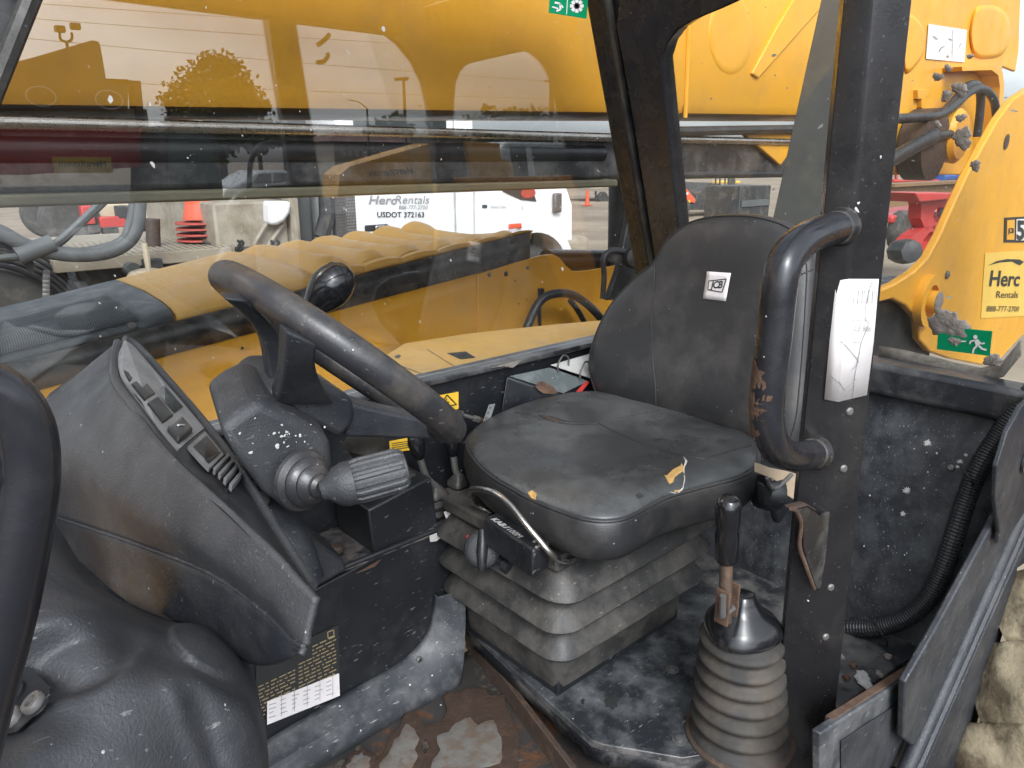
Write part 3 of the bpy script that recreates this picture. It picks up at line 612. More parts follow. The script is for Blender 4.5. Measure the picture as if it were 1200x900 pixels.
for i in range(5):
    x = 330 + i * 15; strip(mm, [(x, 822 - (x - 313) * .39 - 4), (x, 842 - (x - 313) * .39 + 4)], .5, k3)
for r in range(4):
    for i in range(6):
        x = 315 + i * 13.5; y0 = 827 + r * 5 - (x - 313) * .39; strip(mm, [(x, y0), (x + rnd.uniform(4, 9), y0 - 2.5)], .8, k3)
mm.build('print', M['ink2'], wl, smooth=0)
# control box on the ledge
m = MB(); bx = [(.612, KY + .004), (.752, KY + .004), (.752, 1.192), (.612, 1.192)]
m.hull([Vector((x + .006 * (1 if x < .7 else 2), y, 1.362)) for x, y in bx], [Vector((x, y, 1.452 + .022 * (x - .612) / .14)) for x, y in bx]); cb = m.build('control_box', M['panel'], T, bevel=.0035)
m = MB(); m.bb((.632, KY + .035, 1.462), (.742, 1.16, 1.476)); m.build('gaiter_frame', M['rubber'], cb, bevel=.006)
m = MB(); m.tube([(.52, 1.09, 1.364), (.56, 1.1, 1.366)], .008, 8); m.build('bracket', M['steel'], T)
m = MB(); m.lathe([(.014, 0), (.014, .006), (.009, .01), (.001, .01)], at(395, 645, z=1.366), (0, 0, 1), 12); m.build('bolt', M['rustedge'], T)
# bellows-booted auxiliary levers
def aux(px, py, h, label, bend):
    b = at(px, py, z=1.366); b.y = min(b.y, 1.17); mm = MB(); zz = [(.025, 0), (.027, .006), (.02, .014), (.024, .02), (.025, .026), (.017, .034), (.021, .04), (.02, .048), (.010, .06), (.009, .062)]
    secs = []
    for r, q in zz: secs.append([b + Vector((math.copysign(abs(math.cos(t)) ** .5, math.cos(t)) * r, math.copysign(abs(math.sin(t)) ** .5, math.sin(t)) * r, q)) for t in [.3 + 2 * math.pi * k / 24 for k in range(24)]])
    mm.loft(secs); lv = mm.build('auxiliary_lever', M['rubber'], T, smooth=40)
    mm = MB(); top = b + Vector((bend[0], bend[1], h)); mm.tube(cr([b + Vector((0, 0, .06)), b.lerp(top, .6), top], 4), .007, 10); mm.build('lever_rod', M['steel'], lv)
    mm = MB(); mm.lathe([(.008, -.02), (.013, -.01), (.017, .015), (.013, .03), (.001, .034)], top, (top - b), 14); mm.build('lever_knob', M['knob'], lv)
aux(538, 588, .125, '', (-.01, .005)); aux(512, 602, .15, '', (-.04, .0))
il = plate('icon_label', [(520, 600), (556, 583), (561, 590), (524, 612)], lambda x, y: at(x, y, y=KY - .004), M['white'], T, label='pale strip label with small lever symbols')
mm = MB(); k4 = lambda x, y: at(x, y, y=KY - .006)
for x in (527, 533, 547, 552): strip(mm, [(x, 603 - (x - 520) * .48), (x + 3, 600 - (x - 520) * .48)], 1.6, k4)
mm.build('symbols', M['ink'], il, smooth=0, kind='stuff')
# warning stickers on the wall
def warn(px, name_par, tri):
    s_ = plate('warning_sticker', px, lambda x, y: at(x, y, y=1.2025), M['sticker'], T); p2 = lambda x, y: at(x, y, y=1.2005)
    mm = MB()
    if tri:
        strip(mm, [(514, 478), (524, 463), (535, 474), (514, 478)], 1.4, p2); strip(mm, [(524, 467), (522, 471), (526, 471), (524, 476)], 1.2, p2)
    else:
        for k in range(4): strip(mm, [(459, 520 + k * 2.4), (479, 517 + k * 2.4)], .8, p2)
    mm.build('print', M['ink'], s_, smooth=0)
warn([(510, 464), (537, 459), (537, 479), (512, 484)], None, True); warn([(456, 517), (483, 512), (482, 527), (457, 531)], None, False)
# cable end and rod
m = MB(); m.tube([at(524, 484, y=1.15), at(541, 486, y=1.15)], .009, 10); cn = m.build('control_cable', M['rubber'], T)
m = MB(); m.tube([at(541, 486, y=1.15), at(562, 492, y=1.15)], .004, 8); m.lathe([(.0075, -.006), (.0075, .006)], at(558, 491, y=1.15), at(562, 492, y=1.15) - at(541, 486, y=1.15), 6); m.build('rod_end', M['steel'], cn)
m = MB(); m.tube([at(562, 492, y=1.15), at(590, 500, y=1.15)], .0065, 8); m.build('cable_end', M['rustedge'], cn)
# wedge-shaped console beside the backrest
W1 = [at(593, 441, y=1.196), at(645, 429, y=1.199), at(694, 446, y=1.165), at(660, 465, y=1.135)]
WN_ = (W1[1] - W1[0]).cross(W1[3] - W1[0]).normalized(); WN_ = WN_ if WN_.z > 0 else -WN_
lo = [at(558, 515, y=1.195), at(640, 500, y=1.198), W1[2] + Vector((.0, 0, -.25)), W1[3] + Vector((-.03, -.03, -.25))]
m = MB(); m.hull([W1[0] + Vector((-.06, -.0, -.28)), W1[1] + Vector((0, .0, -.28)), W1[2] + Vector((.0, 0, -.28)), W1[3] + Vector((-.03, -.0, -.28))], W1); wc = m.build('side_console', M['black'], T, bevel=.004)
tp = lambda x, y: on(x, y, W1[0] + WN_ * .0015, WN_)
M['teal'] = paint('worn_lid', (.10, .115, .115), .2, dirt=(.3, .31, .3), damt=.5, dscale=12, bump=.1, speck=.1)
plate('worn_lid', [(597, 441), (644, 431), (689, 447), (660, 461)], tp, M['teal'], wc)
tp2 = lambda x, y: on(x, y, W1[0] + WN_ * .0035, WN_)
m = blob(tp2(640, 455), WN_, .015, 5, .001, 2.0, .25); m.build('rust_patch', M['rust'], wc)
plate('red_tag', [(674, 460), (687, 446), (691, 448), (680, 461)], tp2, M['red'], wc)
plate('white_panel', [(645, 428), (690, 415), (694, 444)], tp2, M['splat'], wc)
for a, b in (((654, 436), (666, 429)), ((680, 446), (690, 435))):
    p0 = tp2(*a); p1 = tp2(*b); m = MB(); m.tube(cr([p0, p0 + Vector((0, 0, .02)), p0.lerp(p1, .5) + Vector((0, 0, .034)), p1 + Vector((0, 0, .02)), p1], 5), .0022, 8); m.build('hook', M['steel'], wc)
kx = plate('shift_label', [(573, 474), (580, 473), (575, 489), (566, 494)], lambda x, y: at(x, y, y=1.13), M['silver'], T)
m = MB()
for k in range(3): m.text('H', at(573 - k * 2.5, 479 + k * 6, y=1.1285), (1, 0, 0), (.15, 0, 1), .004, .006)
m.build('print', M['ink'], kx, smooth=0)

# ================================================================ lower left moulding
G = [[(.86, (-60, 560)), (.84, (50, 600)), (.82, (110, 680)), (.80, (180, 722)), (.78, (240, 733)), (.77, (285, 765)), (.80, (300, 800))],
     [(.70, (-60, 640)), (.68, (40, 672)), (.67, (112, 702)), (.65, (190, 742)), (.635, (248, 752)), (.635, (296, 800)), (.72, (309, 845))],
     [(.62, (-60, 700)), (.60, (20, 716)), (.585, (105, 722)), (.575, (175, 768)), (.565, (232, 786)), (.575, (303, 830)), (.69, (312, 880))],
     [(.57, (-60, 775)), (.575, (0, 775)), (.545, (92, 755)), (.52, (160, 795)), (.525, (238, 806)), (.545, (308, 862)), (.68, (315, 925))],
     [(.56, (-60, 840)), (.555, (0, 850)), (.52, (60, 830)), (.495, (140, 850)), (.505, (225, 868)), (.53, (310, 900)), (.67, (316, 965))],
     [(.47, (-60, 930)), (.47, (0, 920)), (.475, (60, 910)), (.475, (140, 930)), (.49, (225, 950)), (.52, (312, 960)), (.66, (318, 1010))],
     [(.47, (-60, 1100)), (.47, (0, 1100)), (.475, (60, 1100)), (.475, (140, 1100)), (.49, (225, 1100)), (.52, (312, 1100)), (.66, (318, 1130))]]
rows = smooth_rows([[at(*q, y=y) for y, q in r] for r in G], 14, 12)
def sst(a, b, x): t = min(1, max(0, (x - a) / (b - a))); return t * t * (3 - 2 * t)
for r in rows:                                 # oval pad, hollow and folds pressed into the moulding
    for i, P in enumerate(r):
        x, y = proj(P); nd = Vector((-.2, -.55, .8)).normalized()
        c, s_ = math.cos(.52), math.sin(.52); dx, dy = x - 246, y - 764; u = (dx * c + dy * s_) / 54; v = (-dx * s_ + dy * c) / 23; e_ = math.hypot(u, v)
        h = .011 * (1 - sst(.88, 1.02, e_))
        dx, dy = x - 84, y - 768; u = (dx * .94 - dy * .34) / 92; v = (dx * .34 + dy * .94) / 46; h -= .024 * (1 - sst(.55, 1.1, math.hypot(u, v)))
        h += .006 * math.exp(-((x - 200 - (y - 800) * .35) / 11) ** 2) * sst(780, 830, y) * (1 - sst(880, 930, y)) - .007 * math.exp(-((x - 226 - (y - 800) * .3) / 12) ** 2) * sst(790, 830, y) * (1 - sst(880, 930, y))
        r[i] = P + nd * h
m = MB(); m.sheet(rows); lm = m.build('footwell_moulding', M['plastic'], T, smooth=180); hitm = hitter(m)
# raised oval pad, hollow and bolted plate
m = MB(); oc = at(250, 757, y=.60)
pp = lambda x, y, Y: at(x, y, y=Y)
_c = hitm(30, 826, .006); _n = (hitm(5, 850) - hitm(55, 845)).cross(hitm(30, 800) - hitm(30, 850)).normalized(); hx = lambda x, y: on(x, y, _c, _n)
mp_ = plate('switch_plate', [(-20, 795), (35, 782), (60, 806), (58, 822), (20, 858), (-20, 866)], hx, M['panel'], lm)
for (x, y, r, nm) in ((17, 843, .0075, 'nut'), (43, 826, .0075, 'nut'), (14, 820, .012, 'socket')):
    nv = _n if _n.dot(EYE - _c) > 0 else -_n; c = hx(x, y) + nv * .002; m = MB(); m.lathe([(r, -.004), (r * 1.05, .002), (r * .95, .004), (r * .55, .004), (r * .5, .0), (r * .05, .0)], c, nv, 18); m.build(nm, M['steel'] if nm == 'nut' else M['panel'], lm)

# ================================================================ floor, deck
FZ = 1.035
m = MB(); rows = []
for i in range(40):
    rows.append([(-.1 + 1.3 * i / 39, .30 + .78 * j / 25, FZ + .006 * noise.noise(Vector((i * .35, j * .35, 2)))) for j in range(26)])
m.sheet(rows); fl = m.build('cab_floor', M['floor'], T, smooth=180, solid=-.02)
M['pale'] = paint('bare_patch', (.125, .118, .107), .6, dirt=(.1, .07, .05), damt=.8, dscale=34, dlo=.44, dhi=.58, bump=.4, bscale=150)
M['rustring'] = paint('rust_stain', (.034, .018, .011), .8, dirt=(.08, .047, .028), damt=.6, dscale=40, bump=.6, bscale=150)
for i, (x, y, r, s_) in enumerate(((545, 885, .07, 1.5), (470, 885, .035, 2.0), (420, 895, .02, 1.5), (560, 840, .05, 1.3))):
    mm = blob(at(x, y, z=FZ + .009), (0, 0, 1), r * 1.25, 40 + i, .002, s_, .3, 40); mm.build('rust_stain', M['rustring'], fl)
    if i < 3: mm = blob(at(x, y, z=FZ + .0125), (0, 0, 1), r * .85, 40 + i, .002, s_, .3, 40); mm.build('bare_patch', M['pale'], fl)
# rusty bar along the seat step
s0 = at(545, 745, z=1.06); s1 = at(660, 900, z=1.06); dd = (s1 - s0)
m = MB(); m.hull([s0 + Vector(p) for p in ((0, 0, -.03), (.012, 0, -.03), (.012, 0, .02), (0, 0, .02))], [s1 + dd * .3 + Vector(p) for p in ((0, 0, -.03), (.012, 0, -.03), (.012, 0, .02), (0, 0, .02))]); m.build('step_edge', M['rustedge'], T, bevel=.002)
DZ = 1.13
dk = [at(515, 705, z=DZ), at(560, 745, z=DZ), at(600, 783, z=DZ), at(660, 838, z=DZ), at(694, 868, z=DZ), at(706, 872, z=DZ), at(800, 888, z=DZ), at(900, 900, z=DZ)]
dk = [(.83, 1.16), (.828, 1.1)] + [(p.x, p.y) for p in dk[:-1]] + [(.95, .475), (1.03, .482), (1.13, .475), (1.15, .42), (1.46, .38), (1.46, 1.2)]
m = MB(); m.prism([Vector((x, y, DZ)) for x, y in dk], (0, 0, -.014)); de = m.build('seat_deck', M['deck'], T, bevel=.006, bseg=3)
# folded lip under the deck edge
lp = [Vector((x, y, DZ)) for x, y in dk[1:11]]; cx = Vector((1.1, .8, DZ))
m = MB(); m.sheet([[p + (cx - p).normalized() * .006 + Vector((0, 0, -.008)), p + (cx - p).normalized() * .008 + Vector((0, 0, -.05))] for p in lp]); m.build('deck_lip', M['black'], de, smooth=30, solid=.005)
m = MB(); m.sheet([[p + (cx - p).normalized() * .16 + Vector((0, 0, -.015)), p + (cx - p).normalized() * .16 + Vector((0, 0, -.4))] for p in lp]); m.build('deck_support', M['panel'], de, smooth=30, solid=.005)
for i, (x, y, r) in enumerate(((683, 822, .004), (717, 822, .012), (786, 786, .006))):
    mm = blob(at(x, y, z=DZ + .0006), (0, 0, 1), r, 60 + i, .0006, 1.6); mm.build('hole' if i < 2 else 'bolt', M['ink'] if i < 2 else M['steel'], de)
for (x, y) in ((788, 785), (796, 868)):
    m = MB(); m.lathe([(.012, 0), (.012, .002), (.007, .002), (.007, .006), (.0005, .007)], at(x, y, z=DZ), (0, 0, 1), 12); m.build('bolt', M['steel'], de)
# ---- gear/park lever with rubber boot
bc = at(866, 862, z=DZ); bt = at(869, 735, y=bc.y + .02)
prof = []; nb = 7; H_ = bt.z - DZ
secs = []
for i in range(nb * 6 + 1):
    t = i / (nb * 6); c = bc.lerp(bt, t); base = .079 - .017 * t; ph = (i % 6) / 6
    r = base + .006 * math.sin(2 * math.pi * ph) - .002
    secs.append([c + Vector((math.cos(q), math.sin(q), .03 * math.sin(q) * t)) * r + Vector((0, 0, .0)) for q in [2 * math.pi * k / 40 for k in range(40)]])
m = MB(); m.loft(secs); pb = m.build('hand_lever', M['rubber2'], T, smooth=70)
m = MB(); m.lathe([(.088, 0), (.088, .004), (.08, .008)], bc, (0, 0, 1), 36); m.build('boot_ring', M['rustedge'], pb)
m = MB(); dtop = at(856, 690, y=bt.y)
axd = dtop - bt
m.lathe([(.062, -.004), (.06, .006), (.05, .02), (.032, .034), (.02, .05), (.016, .062), (.012, .064)], bt, Vector((0, 0, 1)) + Vector(axd) * .8, 32, rib=lambda k, h: 1 + .06 * math.sin(k * .6)); m.build('boot_cap', M['knob'], pb, smooth=70)
r0, r1, r2 = at(850, 728, y=bt.y - .03), at(851, 655, y=bt.y - .02), at(854, 585, y=bt.y - .015)
m = MB(); m.tube([r0, r1], .0095, 12); m.build('lever_rod', M['rustedge'], pb)
for dx, dz in ((-.012, 0), (.013, .004)):
    m = MB(); m.box((r0.x + dx, r0.y, (r0.z + r1.z) / 2 - .02 + dz), (.004, .022, .055)); m.build('lever_clevis', M['rust'], pb, bevel=.001)
m = MB(); m.tube([r0 + Vector((-.02, -.004, .02)), r0 + Vector((.02, -.004, .02))], .005, 8); m.tube([r0 + Vector((-.022, -.005, .055)), r0 + Vector((-.018, -.005, .02))], .005, 8); m.build('clevis_pin', M['steel'], pb)
ax = (r2 - r1); LL = ax.length
m = MB(); m.lathe([(.012, -.006), (.0165, .0), (.0172, LL * .4), (.0155, LL * .5), (.0175, LL * .62), (.0185, LL * .85), (.0165, LL * .98), (.010, LL * 1.05), (.001, LL * 1.06)], r1, ax, 24); m.build('lever_grip', M['knob'], pb, smooth=70)
# ================================================================ operator seat
SZ = 1.52
m = MB(); X0, X1, YA, YB = .80, 1.16, .765, 1.03
def rrect(x0, x1, y0, y1, z, r=.03, k=5):
    out = []
    for cx, cy, a in ((x1 - r, y1 - r, 0), (x0 + r, y1 - r, 90), (x0 + r, y0 + r, 180), (x1 - r, y0 + r, 270)):
        for i in range(k + 1):
            t = math.radians(a + 90 * i / k); out.append(Vector((cx + r * math.cos(t), cy + r * math.sin(t), z)))
    return out
secs = []; zt, zb = 1.405, 1.165
folds = 3
prof = [(0, .0, zb - .02), (0, .004, zb), (0, .006, 1.20), (0, .004, 1.228), (0, .040, 1.234), (0, .043, 1.239), (0, .040, 1.246), (0, .022, 1.272), (0, .006, 1.288), (0, .045, 1.294), (0, .049, 1.300), (0, .045, 1.308), (0, .024, 1.334), (0, .008, 1.348), (0, .047, 1.354), (0, .052, 1.360), (0, .047, 1.369), (0, .014, 1.404), (0, .0, 1.410)]
for _, e, z in prof:
    s_ = rrect(X0 - e, X1 + e, YA - e, YB + e, z, .022 + e * .5)
    secs.append([p + Vector((0, 0, .004 * noise.noise(Vector((p.x * 9, p.y * 9, z * 20))))) + Vector((1, 1, 0)) * .003 * noise.noise(p * 12) for p in s_])
m.loft(secs); seat = m.build('operator_seat', M['rubber'], T, smooth=32, label='black suspension seat with dusty rubber bellows base')
m = MB(); m.bb((X0 + .002, YA + .002, DZ + .001), (X1 - .002, YB + .01, DZ + .04)); m.build('seat_base', M['panel'], seat, bevel=.003)
m = MB(); q = [(X0 + .01, YA - .03), (X0 - .014, YA + .0), (X0 - .014, YA + .01)]; m.bb((X0 + .06, YA + .0, DZ + .036), (X1 - .1, YA + .012, DZ + .05)); m.build('drilled_bar', M['panel'], seat)
m = MB(); m.bb((X0 - .03, YA - .02, 1.402), (X1 + .05, YB + .03, 1.43)); m.build('seat_plate', M['rubber'], seat, bevel=.006)
m = MB(); m.bb((X0 + .02, YA, 1.43), (X1 + .04, YB, 1.47)); m.build('slide_frame', M['black'], seat, bevel=.004)
# cushion
seam = [(547, 522), (551, 510), (570, 494), (600, 480), (640, 468), (690, 461), (740, 468), (800, 482), (850, 497), (884, 512), (889, 528), (884, 548), (866, 560), (825, 571), (780, 584), (740, 605), (716, 611), (692, 610), (668, 604), (625, 587), (595, 571), (573, 557), (556, 540)]
top = [at(x, y, z=SZ) for x, y in seam]
S_ = cr(top, 4, True); cen = sum(S_, Vector()) / len(S_)
def pillow(loop, c, n1, rings): return [[c + (p - c) * s_ + n1 * h for p in loop] for s_, h in rings]
def bumps(P): return Vector((0, 0, .0028 * noise.noise(P * 9) + .0015 * noise.noise(P * 22)))
up = Vector((0, 0, 1))
rings = pillow(S_, cen, up, ((1.0, 0), (.985, .006), (.95, .012), (.88, .018), (.78, .021), (.66, .021), (.54, .018), (.42, .0145), (.3, .012), (.18, .011), (.08, .0105), (.01, .0105)))
for r in rings[3:]:
    for i in range(len(r)): r[i] = r[i] + bumps(r[i]) * 1.4
m = MB(); m.loft(rings, True, True); cu = m.build('seat_cushion', M['vinyl_top'], seat, smooth=180); ctop = hitter(m)
rings = pillow(S_, cen, up, ((1.0, .0), (1.012, -.006), (1.022, -.022), (1.025, -.04), (1.012, -.058), (.97, -.072), (.90, -.078), (.4, -.08)))
m = MB(); m.loft(rings, True, True); m.build('cushion_side', M['vinyl'], seat, smooth=180)
m = MB(); m.tube([p + Vector((0, 0, .0005)) for p in S_], .0030, 8, closed=True); m.build('piping', M['vinyl'], seat)
# seams, tears
m = MB()
for pth in ([(604, 483), (640, 492), (665, 496), (701, 496), (722, 492), (760, 484), (772, 481)], [(701, 496), (720, 506), (750, 519), (775, 527), (800, 534), (826, 538)], [(826, 538), (852, 530), (880, 522)]):
    m.tube([ctop(x, y, .0004) for x, y in [tuple(q)[:2] for q in cr([(a, b, 0) for a, b in pth], 5)]], .0017, 6)
m.build('stitching', M['ink'], seat)
def patch(pts, mat, name, par, h0, h1):
    lo_ = [ctop(x, y, h0) for x, y in pts]; hi_ = [ctop(x, y, h1) for x, y in pts]; mm = MB(); mm.hull(hi_ if False else lo_, hi_); return mm.build(name, mat, par, smooth=0)
patch([(630, 487), (645, 488), (665, 494), (684, 495), (698, 497), (680, 498), (660, 497), (645, 493)], M['ink'], 'tear', seat, -.004, .0012)
patch([(634, 487), (648, 491), (660, 495), (650, 495), (640, 491)], M['rustedge'], 'torn_lining', seat, .0, .0022)
patch([(778, 556), (785, 548), (798, 543), (802, 549), (803, 562), (799, 575), (790, 577), (782, 564)], M['foam'], 'exposed_foam', seat, -.004, .0016)
patch([(777, 556), (785, 547), (798, 543), (798, 546), (788, 551), (781, 558)], M['ink'], 'tear', seat, .0, .0026)
mm = MB(); mm.tube([ctop(x, y, .001) for x, y in ((801, 536), (804, 541), (801, 550), (802, 562), (800, 572), (806, 578), (794, 579), (785, 577))], [.0006, .0022, .0009, .0007, .0012, .0018, .0014, .0006], 7); mm.tube([ctop(x, y, .001) for x, y in ((781, 557), (787, 550), (796, 546))], .0007, 6); mm.build('torn_edge', M['splat'], seat, smooth=0)
patch([(619, 578), (624, 575), (629, 579), (628, 586), (622, 586)], M['foam'], 'exposed_foam', seat, -.004, .0016)
patch([(766, 515), (776, 514), (777, 517), (768, 517)], M['ink'], 'tear', seat, -.002, .0012); patch([(745, 580), (750, 578), (754, 582), (748, 584)], M['ink'], 'tear', seat, -.002, .0012)
# backrest
BNv = Vector((-1, 0, .22)).normalized(); BP = Vector((1.27, .9, 1.52))
def onb(px, py, off=0): return on(px, py, BP + BNv * off, BNv)
bo_ = [(706, 468), (694, 450), (690, 428), (696, 398), (714, 360), (742, 328), (767, 306), (776, 292), (784, 278), (796, 266), (814, 257), (840, 251), (880, 250), (912, 256), (934, 266), (948, 284), (954, 310), (953, 350), (950, 400), (946, 450), (940, 500), (928, 528), (905, 530), (876, 518), (820, 500), (760, 484)]
Bo = cr([onb(*q) for q in bo_], 4, True); bcn = sum(Bo, Vector()) / len(Bo)
def wing(P):                                   # side wings come forward
    w = abs(P.y - bcn.y) / .23; return BNv * (.05 * max(0, w - .35) ** 1.6)
def rb(s_, h): return [bcn + (p - bcn) * s_ + BNv * h for p in Bo]
fr = [rb(1, -.02), rb(1.0, -.006), rb(.985, .006), rb(.95, .015), rb(.88, .022), rb(.78, .026), rb(.66, .027), rb(.5, .024), rb(.35, .02), rb(.2, .018), rb(.08, .017), rb(.01, .017)]
m = MB(); m.loft(fr, True, True); br = m.build('backrest', M['vinyl'], seat, smooth=180); bsurf = hitter(m)
bk_ = [rb(1, -.018), rb(1.005, -.03), rb(1.0, -.055), rb(.96, -.075), rb(.88, -.085), rb(.3, -.09)]
m = MB(); m.loft(bk_, True, True); m.build('backrest_shell', M['plastic2'], seat, smooth=180)
m = MB(); m.tube([bcn + (p - bcn) * .965 + BNv * .0128 for p in Bo], .0014, 6, closed=True)
for pth in ([(768, 307), (766, 340), (764, 380), (765, 420), (768, 450), (769, 474)], [(952, 300), (935, 318), (922, 340), (916, 380), (910, 440), (906, 500), (904, 524)], [(952, 316), (938, 322), (926, 328)]):
    m.tube([bsurf(x, y) for x, y in [tuple(q)[:2] for q in cr([(a, b, 0) for a, b in pth], 5)]], .0015, 6)
m.build('stitching', M['ink'], seat)
LQ = [(829, 318), (857, 320), (851, 353), (824, 350)]            # top left, top right, bottom right, bottom left
def bil(u, v, h): 
    x = (LQ[3][0] * (1 - u) + LQ[2][0] * u) * (1 - v) + (LQ[0][0] * (1 - u) + LQ[1][0] * u) * v; y = (LQ[3][1] * (1 - u) + LQ[2][1] * u) * (1 - v) + (LQ[0][1] * (1 - u) + LQ[1][1] * u) * v
    return bsurf(x, y, h)
m = MB(); m.sheet([[bil(i / 6, j / 6, .0012) for j in range(7)] for i in range(7)]); lg = m.build('maker_label', M['white'], seat, smooth=60, solid=.0006, label='square white label with black maker lettering')
m = MB(); v_, f_ = _text['JCB']; x0_ = min(p[0] for p in v_); x1_ = max(p[0] for p in v_)
m.add([bil(.24 + .52 * (p[0] - x0_) / (x1_ - x0_), .40 + .26 * p[1] / .72 + .05 * (p[0] - x0_) / (x1_ - x0_), .0024) for p in v_], f_)
fr4 = [(.14, .66), (.86, .78), (.78, .30), (.16, .34)]
for (u0, v0), (u1, v1) in zip(fr4, fr4[1:] + fr4[:1]): m.tube([bil(u0 + (u1 - u0) * k / 4, v0 + (v1 - v0) * k / 4, .002) for k in range(5)], .0011, 5)
m.build('print', M['ink'], seat, smooth=0)
# suspension box, lettering, lever, weight knob
sb = [at(x, y, x=.775) for x, y in ((566, 607), (581, 597), (640, 632), (638, 640), (630, 655), (566, 618))]
bx0, bx1 = at(566, 608, x=.765), at(630, 650, x=.765)
P0, P1 = at(567, 607, z=1.462), at(625, 645, z=1.462); P2, P3 = at(645, 634, z=1.462), at(586, 598, z=1.462)
m = MB(); m.hull([p + Vector((-.002, 0, -.05)) for p in (P0, P1, P2, P3)], [P0, P1, P2, P3]); kb_ = m.build('suspension_box', M['panel'], seat, bevel=.004)
kt_ = lambda x, y: at(x, y, z=1.4632)
ux = (kt_(618, 634) - kt_(578, 607)).normalized(); uy = up.cross(ux)
m = MB(); l0 = kt_(575, 609); hgt = .011
m.text('KAB', l0, ux, uy, hgt, .034); m.text('//', l0 + ux * .036, ux, uy, hgt, .008); m.text('100M', l0 + ux * .047, ux, uy, hgt, .034); m.build('lettering', M['splat'], seat, smooth=0)
for k, (x, y) in enumerate(((628, 634), (631, 640))):
    m = MB(); m.box(at(x, y, z=1.463), (.012, .003, .003)); m.build('print', M['ink2'], seat)
sl = [at(x, y, x=X) for x, y, X in ((575, 600, .80), (556, 590, .775), (551, 578, .75), (556, 573, .735), (578, 577, .725), (596, 590, .722), (615, 613, .722), (632, 633, .73), (645, 648, .74), (660, 657, .77), (672, 655, .80))]
m = MB(); m.tube(cr(sl, 6), .0052, 10); m.build('slide_lever', M['chrome'], seat, smooth=60)
m = MB(); a_, b_ = at(640, 655, y=.835), at(672, 640, y=.78); m.tube([a_, b_], .009, 6, flat=(1, .6, (0, 0, 1))); m.build('slide_catch', M['rustedge'], seat)
kc = at(566, 643, x=.745); m = MB()
kx_ = Vector((-.62, -.66, .42)).normalized()
m.lathe([(.018, -.035), (.018, -.01), (.031, -.008), (.034, .004), (.031, .016), (.022, .022), (.004, .024)], kc, kx_, 28); wk = m.build('weight_knob', M['plastic'], seat, smooth=50)
e1 = kx_.cross(Vector((0, 0, 1))).normalized(); e2 = e1.cross(kx_)
m = MB(); m.tube([kc + kx_ * .02 + e2 * .033, kc + kx_ * .028 + e2 * .0, kc + kx_ * .02 - e2 * .033], [.009, .013, .009], 10, flat=(.8, 1.1, kx_)); m.build('knob_bar', M['panel'], seat, smooth=60)
m = MB(); m.ball(at(549, 630, x=.74), .005, 8, 6); m.build('red_mark', M['red'], seat)
m = MB(); k2_ = at(590, 660, x=.755); m.lathe([(.006, -.03), (.007, .0), (.014, .004), (.013, .016), (.003, .018)], k2_, Vector((.1, -1, -.2)), 14); m.build('tilt_knob', M['panel'], seat)
m = MB(); m.tube([at(585, 632, x=.78), at(566, 640, x=.75)], .012, 12); m.build('knob_shaft', M['steel'], seat)
# belt buckle beside the cushion
cyb = at(903, 580, y=.56)
m = MB(); m.lathe([(.006, -.02), (.03, -.018), (.034, 0), (.03, .02), (.008, .022)], at(900, 577, y=.60), (.8, -.55, -.2), 24); bl = m.build('belt_reel', M['panel'], seat, smooth=40)
q = [at(x, y, y=.585) for x, y in ((884, 542), (900, 548), (920, 552), (934, 556), (930, 572), (930, 586), (921, 580), (914, 566), (902, 560), (884, 553))]
m = MB(); m.prism(q, (0, -.002, .001)); m.build('webbing', M['tan'], seat)
m = MB(); m.tube(cr([at(x, y, y=.578) for x, y in ((899, 560), (902, 570), (908, 573), (918, 566), (928, 556))], 4), .0035, 8); m.build('belt_bar', M['steel'], seat)
q = [at(x, y, y=.58) for x, y in ((893, 566), (914, 580), (928, 592), (916, 612), (912, 614), (908, 602), (895, 590))]
m = MB(); m.prism(q, (0, .012, 0)); m.build('buckle', M['panel'], seat, bevel=.003)

# ================================================================ rear wall of the cab, hose, lower side members
def rwx(z): return 1.59 - .30 * (1.65 - z)
m = MB(); rows = []
for i in range(14):
    z = 1.0 + .62 * i / 13; rows.append([Vector((rwx(z) + .002 * noise.noise(Vector((y * 3, z * 3, 1))), y, z)) for y in [.326 + .934 * j / 13 for j in range(14)]])
m.sheet(rows); wl_ = m.build('rear_panel', M['wall'], T, smooth=180, solid=-.006)
RWN = Vector((-1, 0, -.0)) + Vector((0, 0, .30)); RWN.normalize()
def onw(px, py, off=0): return on(px, py, Vector((rwx(1.4), .6, 1.4)) + RWN * off, RWN)
m = MB(); m.bb((rwx(1.62) - .045, .12, 1.585), (rwx(1.62) + .03, 1.2, 1.652)); m.build('rear_rail', M['black'], T, bevel=.012, bseg=3)
sp = MB(); rnd = random.Random(11)
for i, (x, y, r) in enumerate(((1087, 519, .008), (1063, 575, .0085), (1058, 602, .006), (1125, 541, .006), (1132, 533, .004), (1122, 547, .004), (1083, 572, .002), (1041, 640, .002))):
    kk = 22; p = onw(x, y, .0006); a = RWN.orthogonal().normalized(); b = RWN.cross(a)
    sp.add([p + (a * math.cos(6.283 * k / kk) + b * math.sin(6.283 * k / kk)) * r * (rnd.uniform(.35, .7) if k % 2 else rnd.uniform(.8, 1.25)) for k in range(kk)], [tuple(range(kk))])
for _ in range(24):
    x, y = rnd.uniform(1000, 1150), rnd.uniform(490, 690); p = onw(x, y, .0006); r = abs(rnd.gauss(0, .001)) + .0004; a = RWN.orthogonal().normalized(); b = RWN.cross(a)
    sp.add([p + (a * math.cos(1.047 * k) * r * rnd.uniform(.4, 1.6) + b * math.sin(1.047 * k) * r) for k in range(6)], [tuple(range(6))])
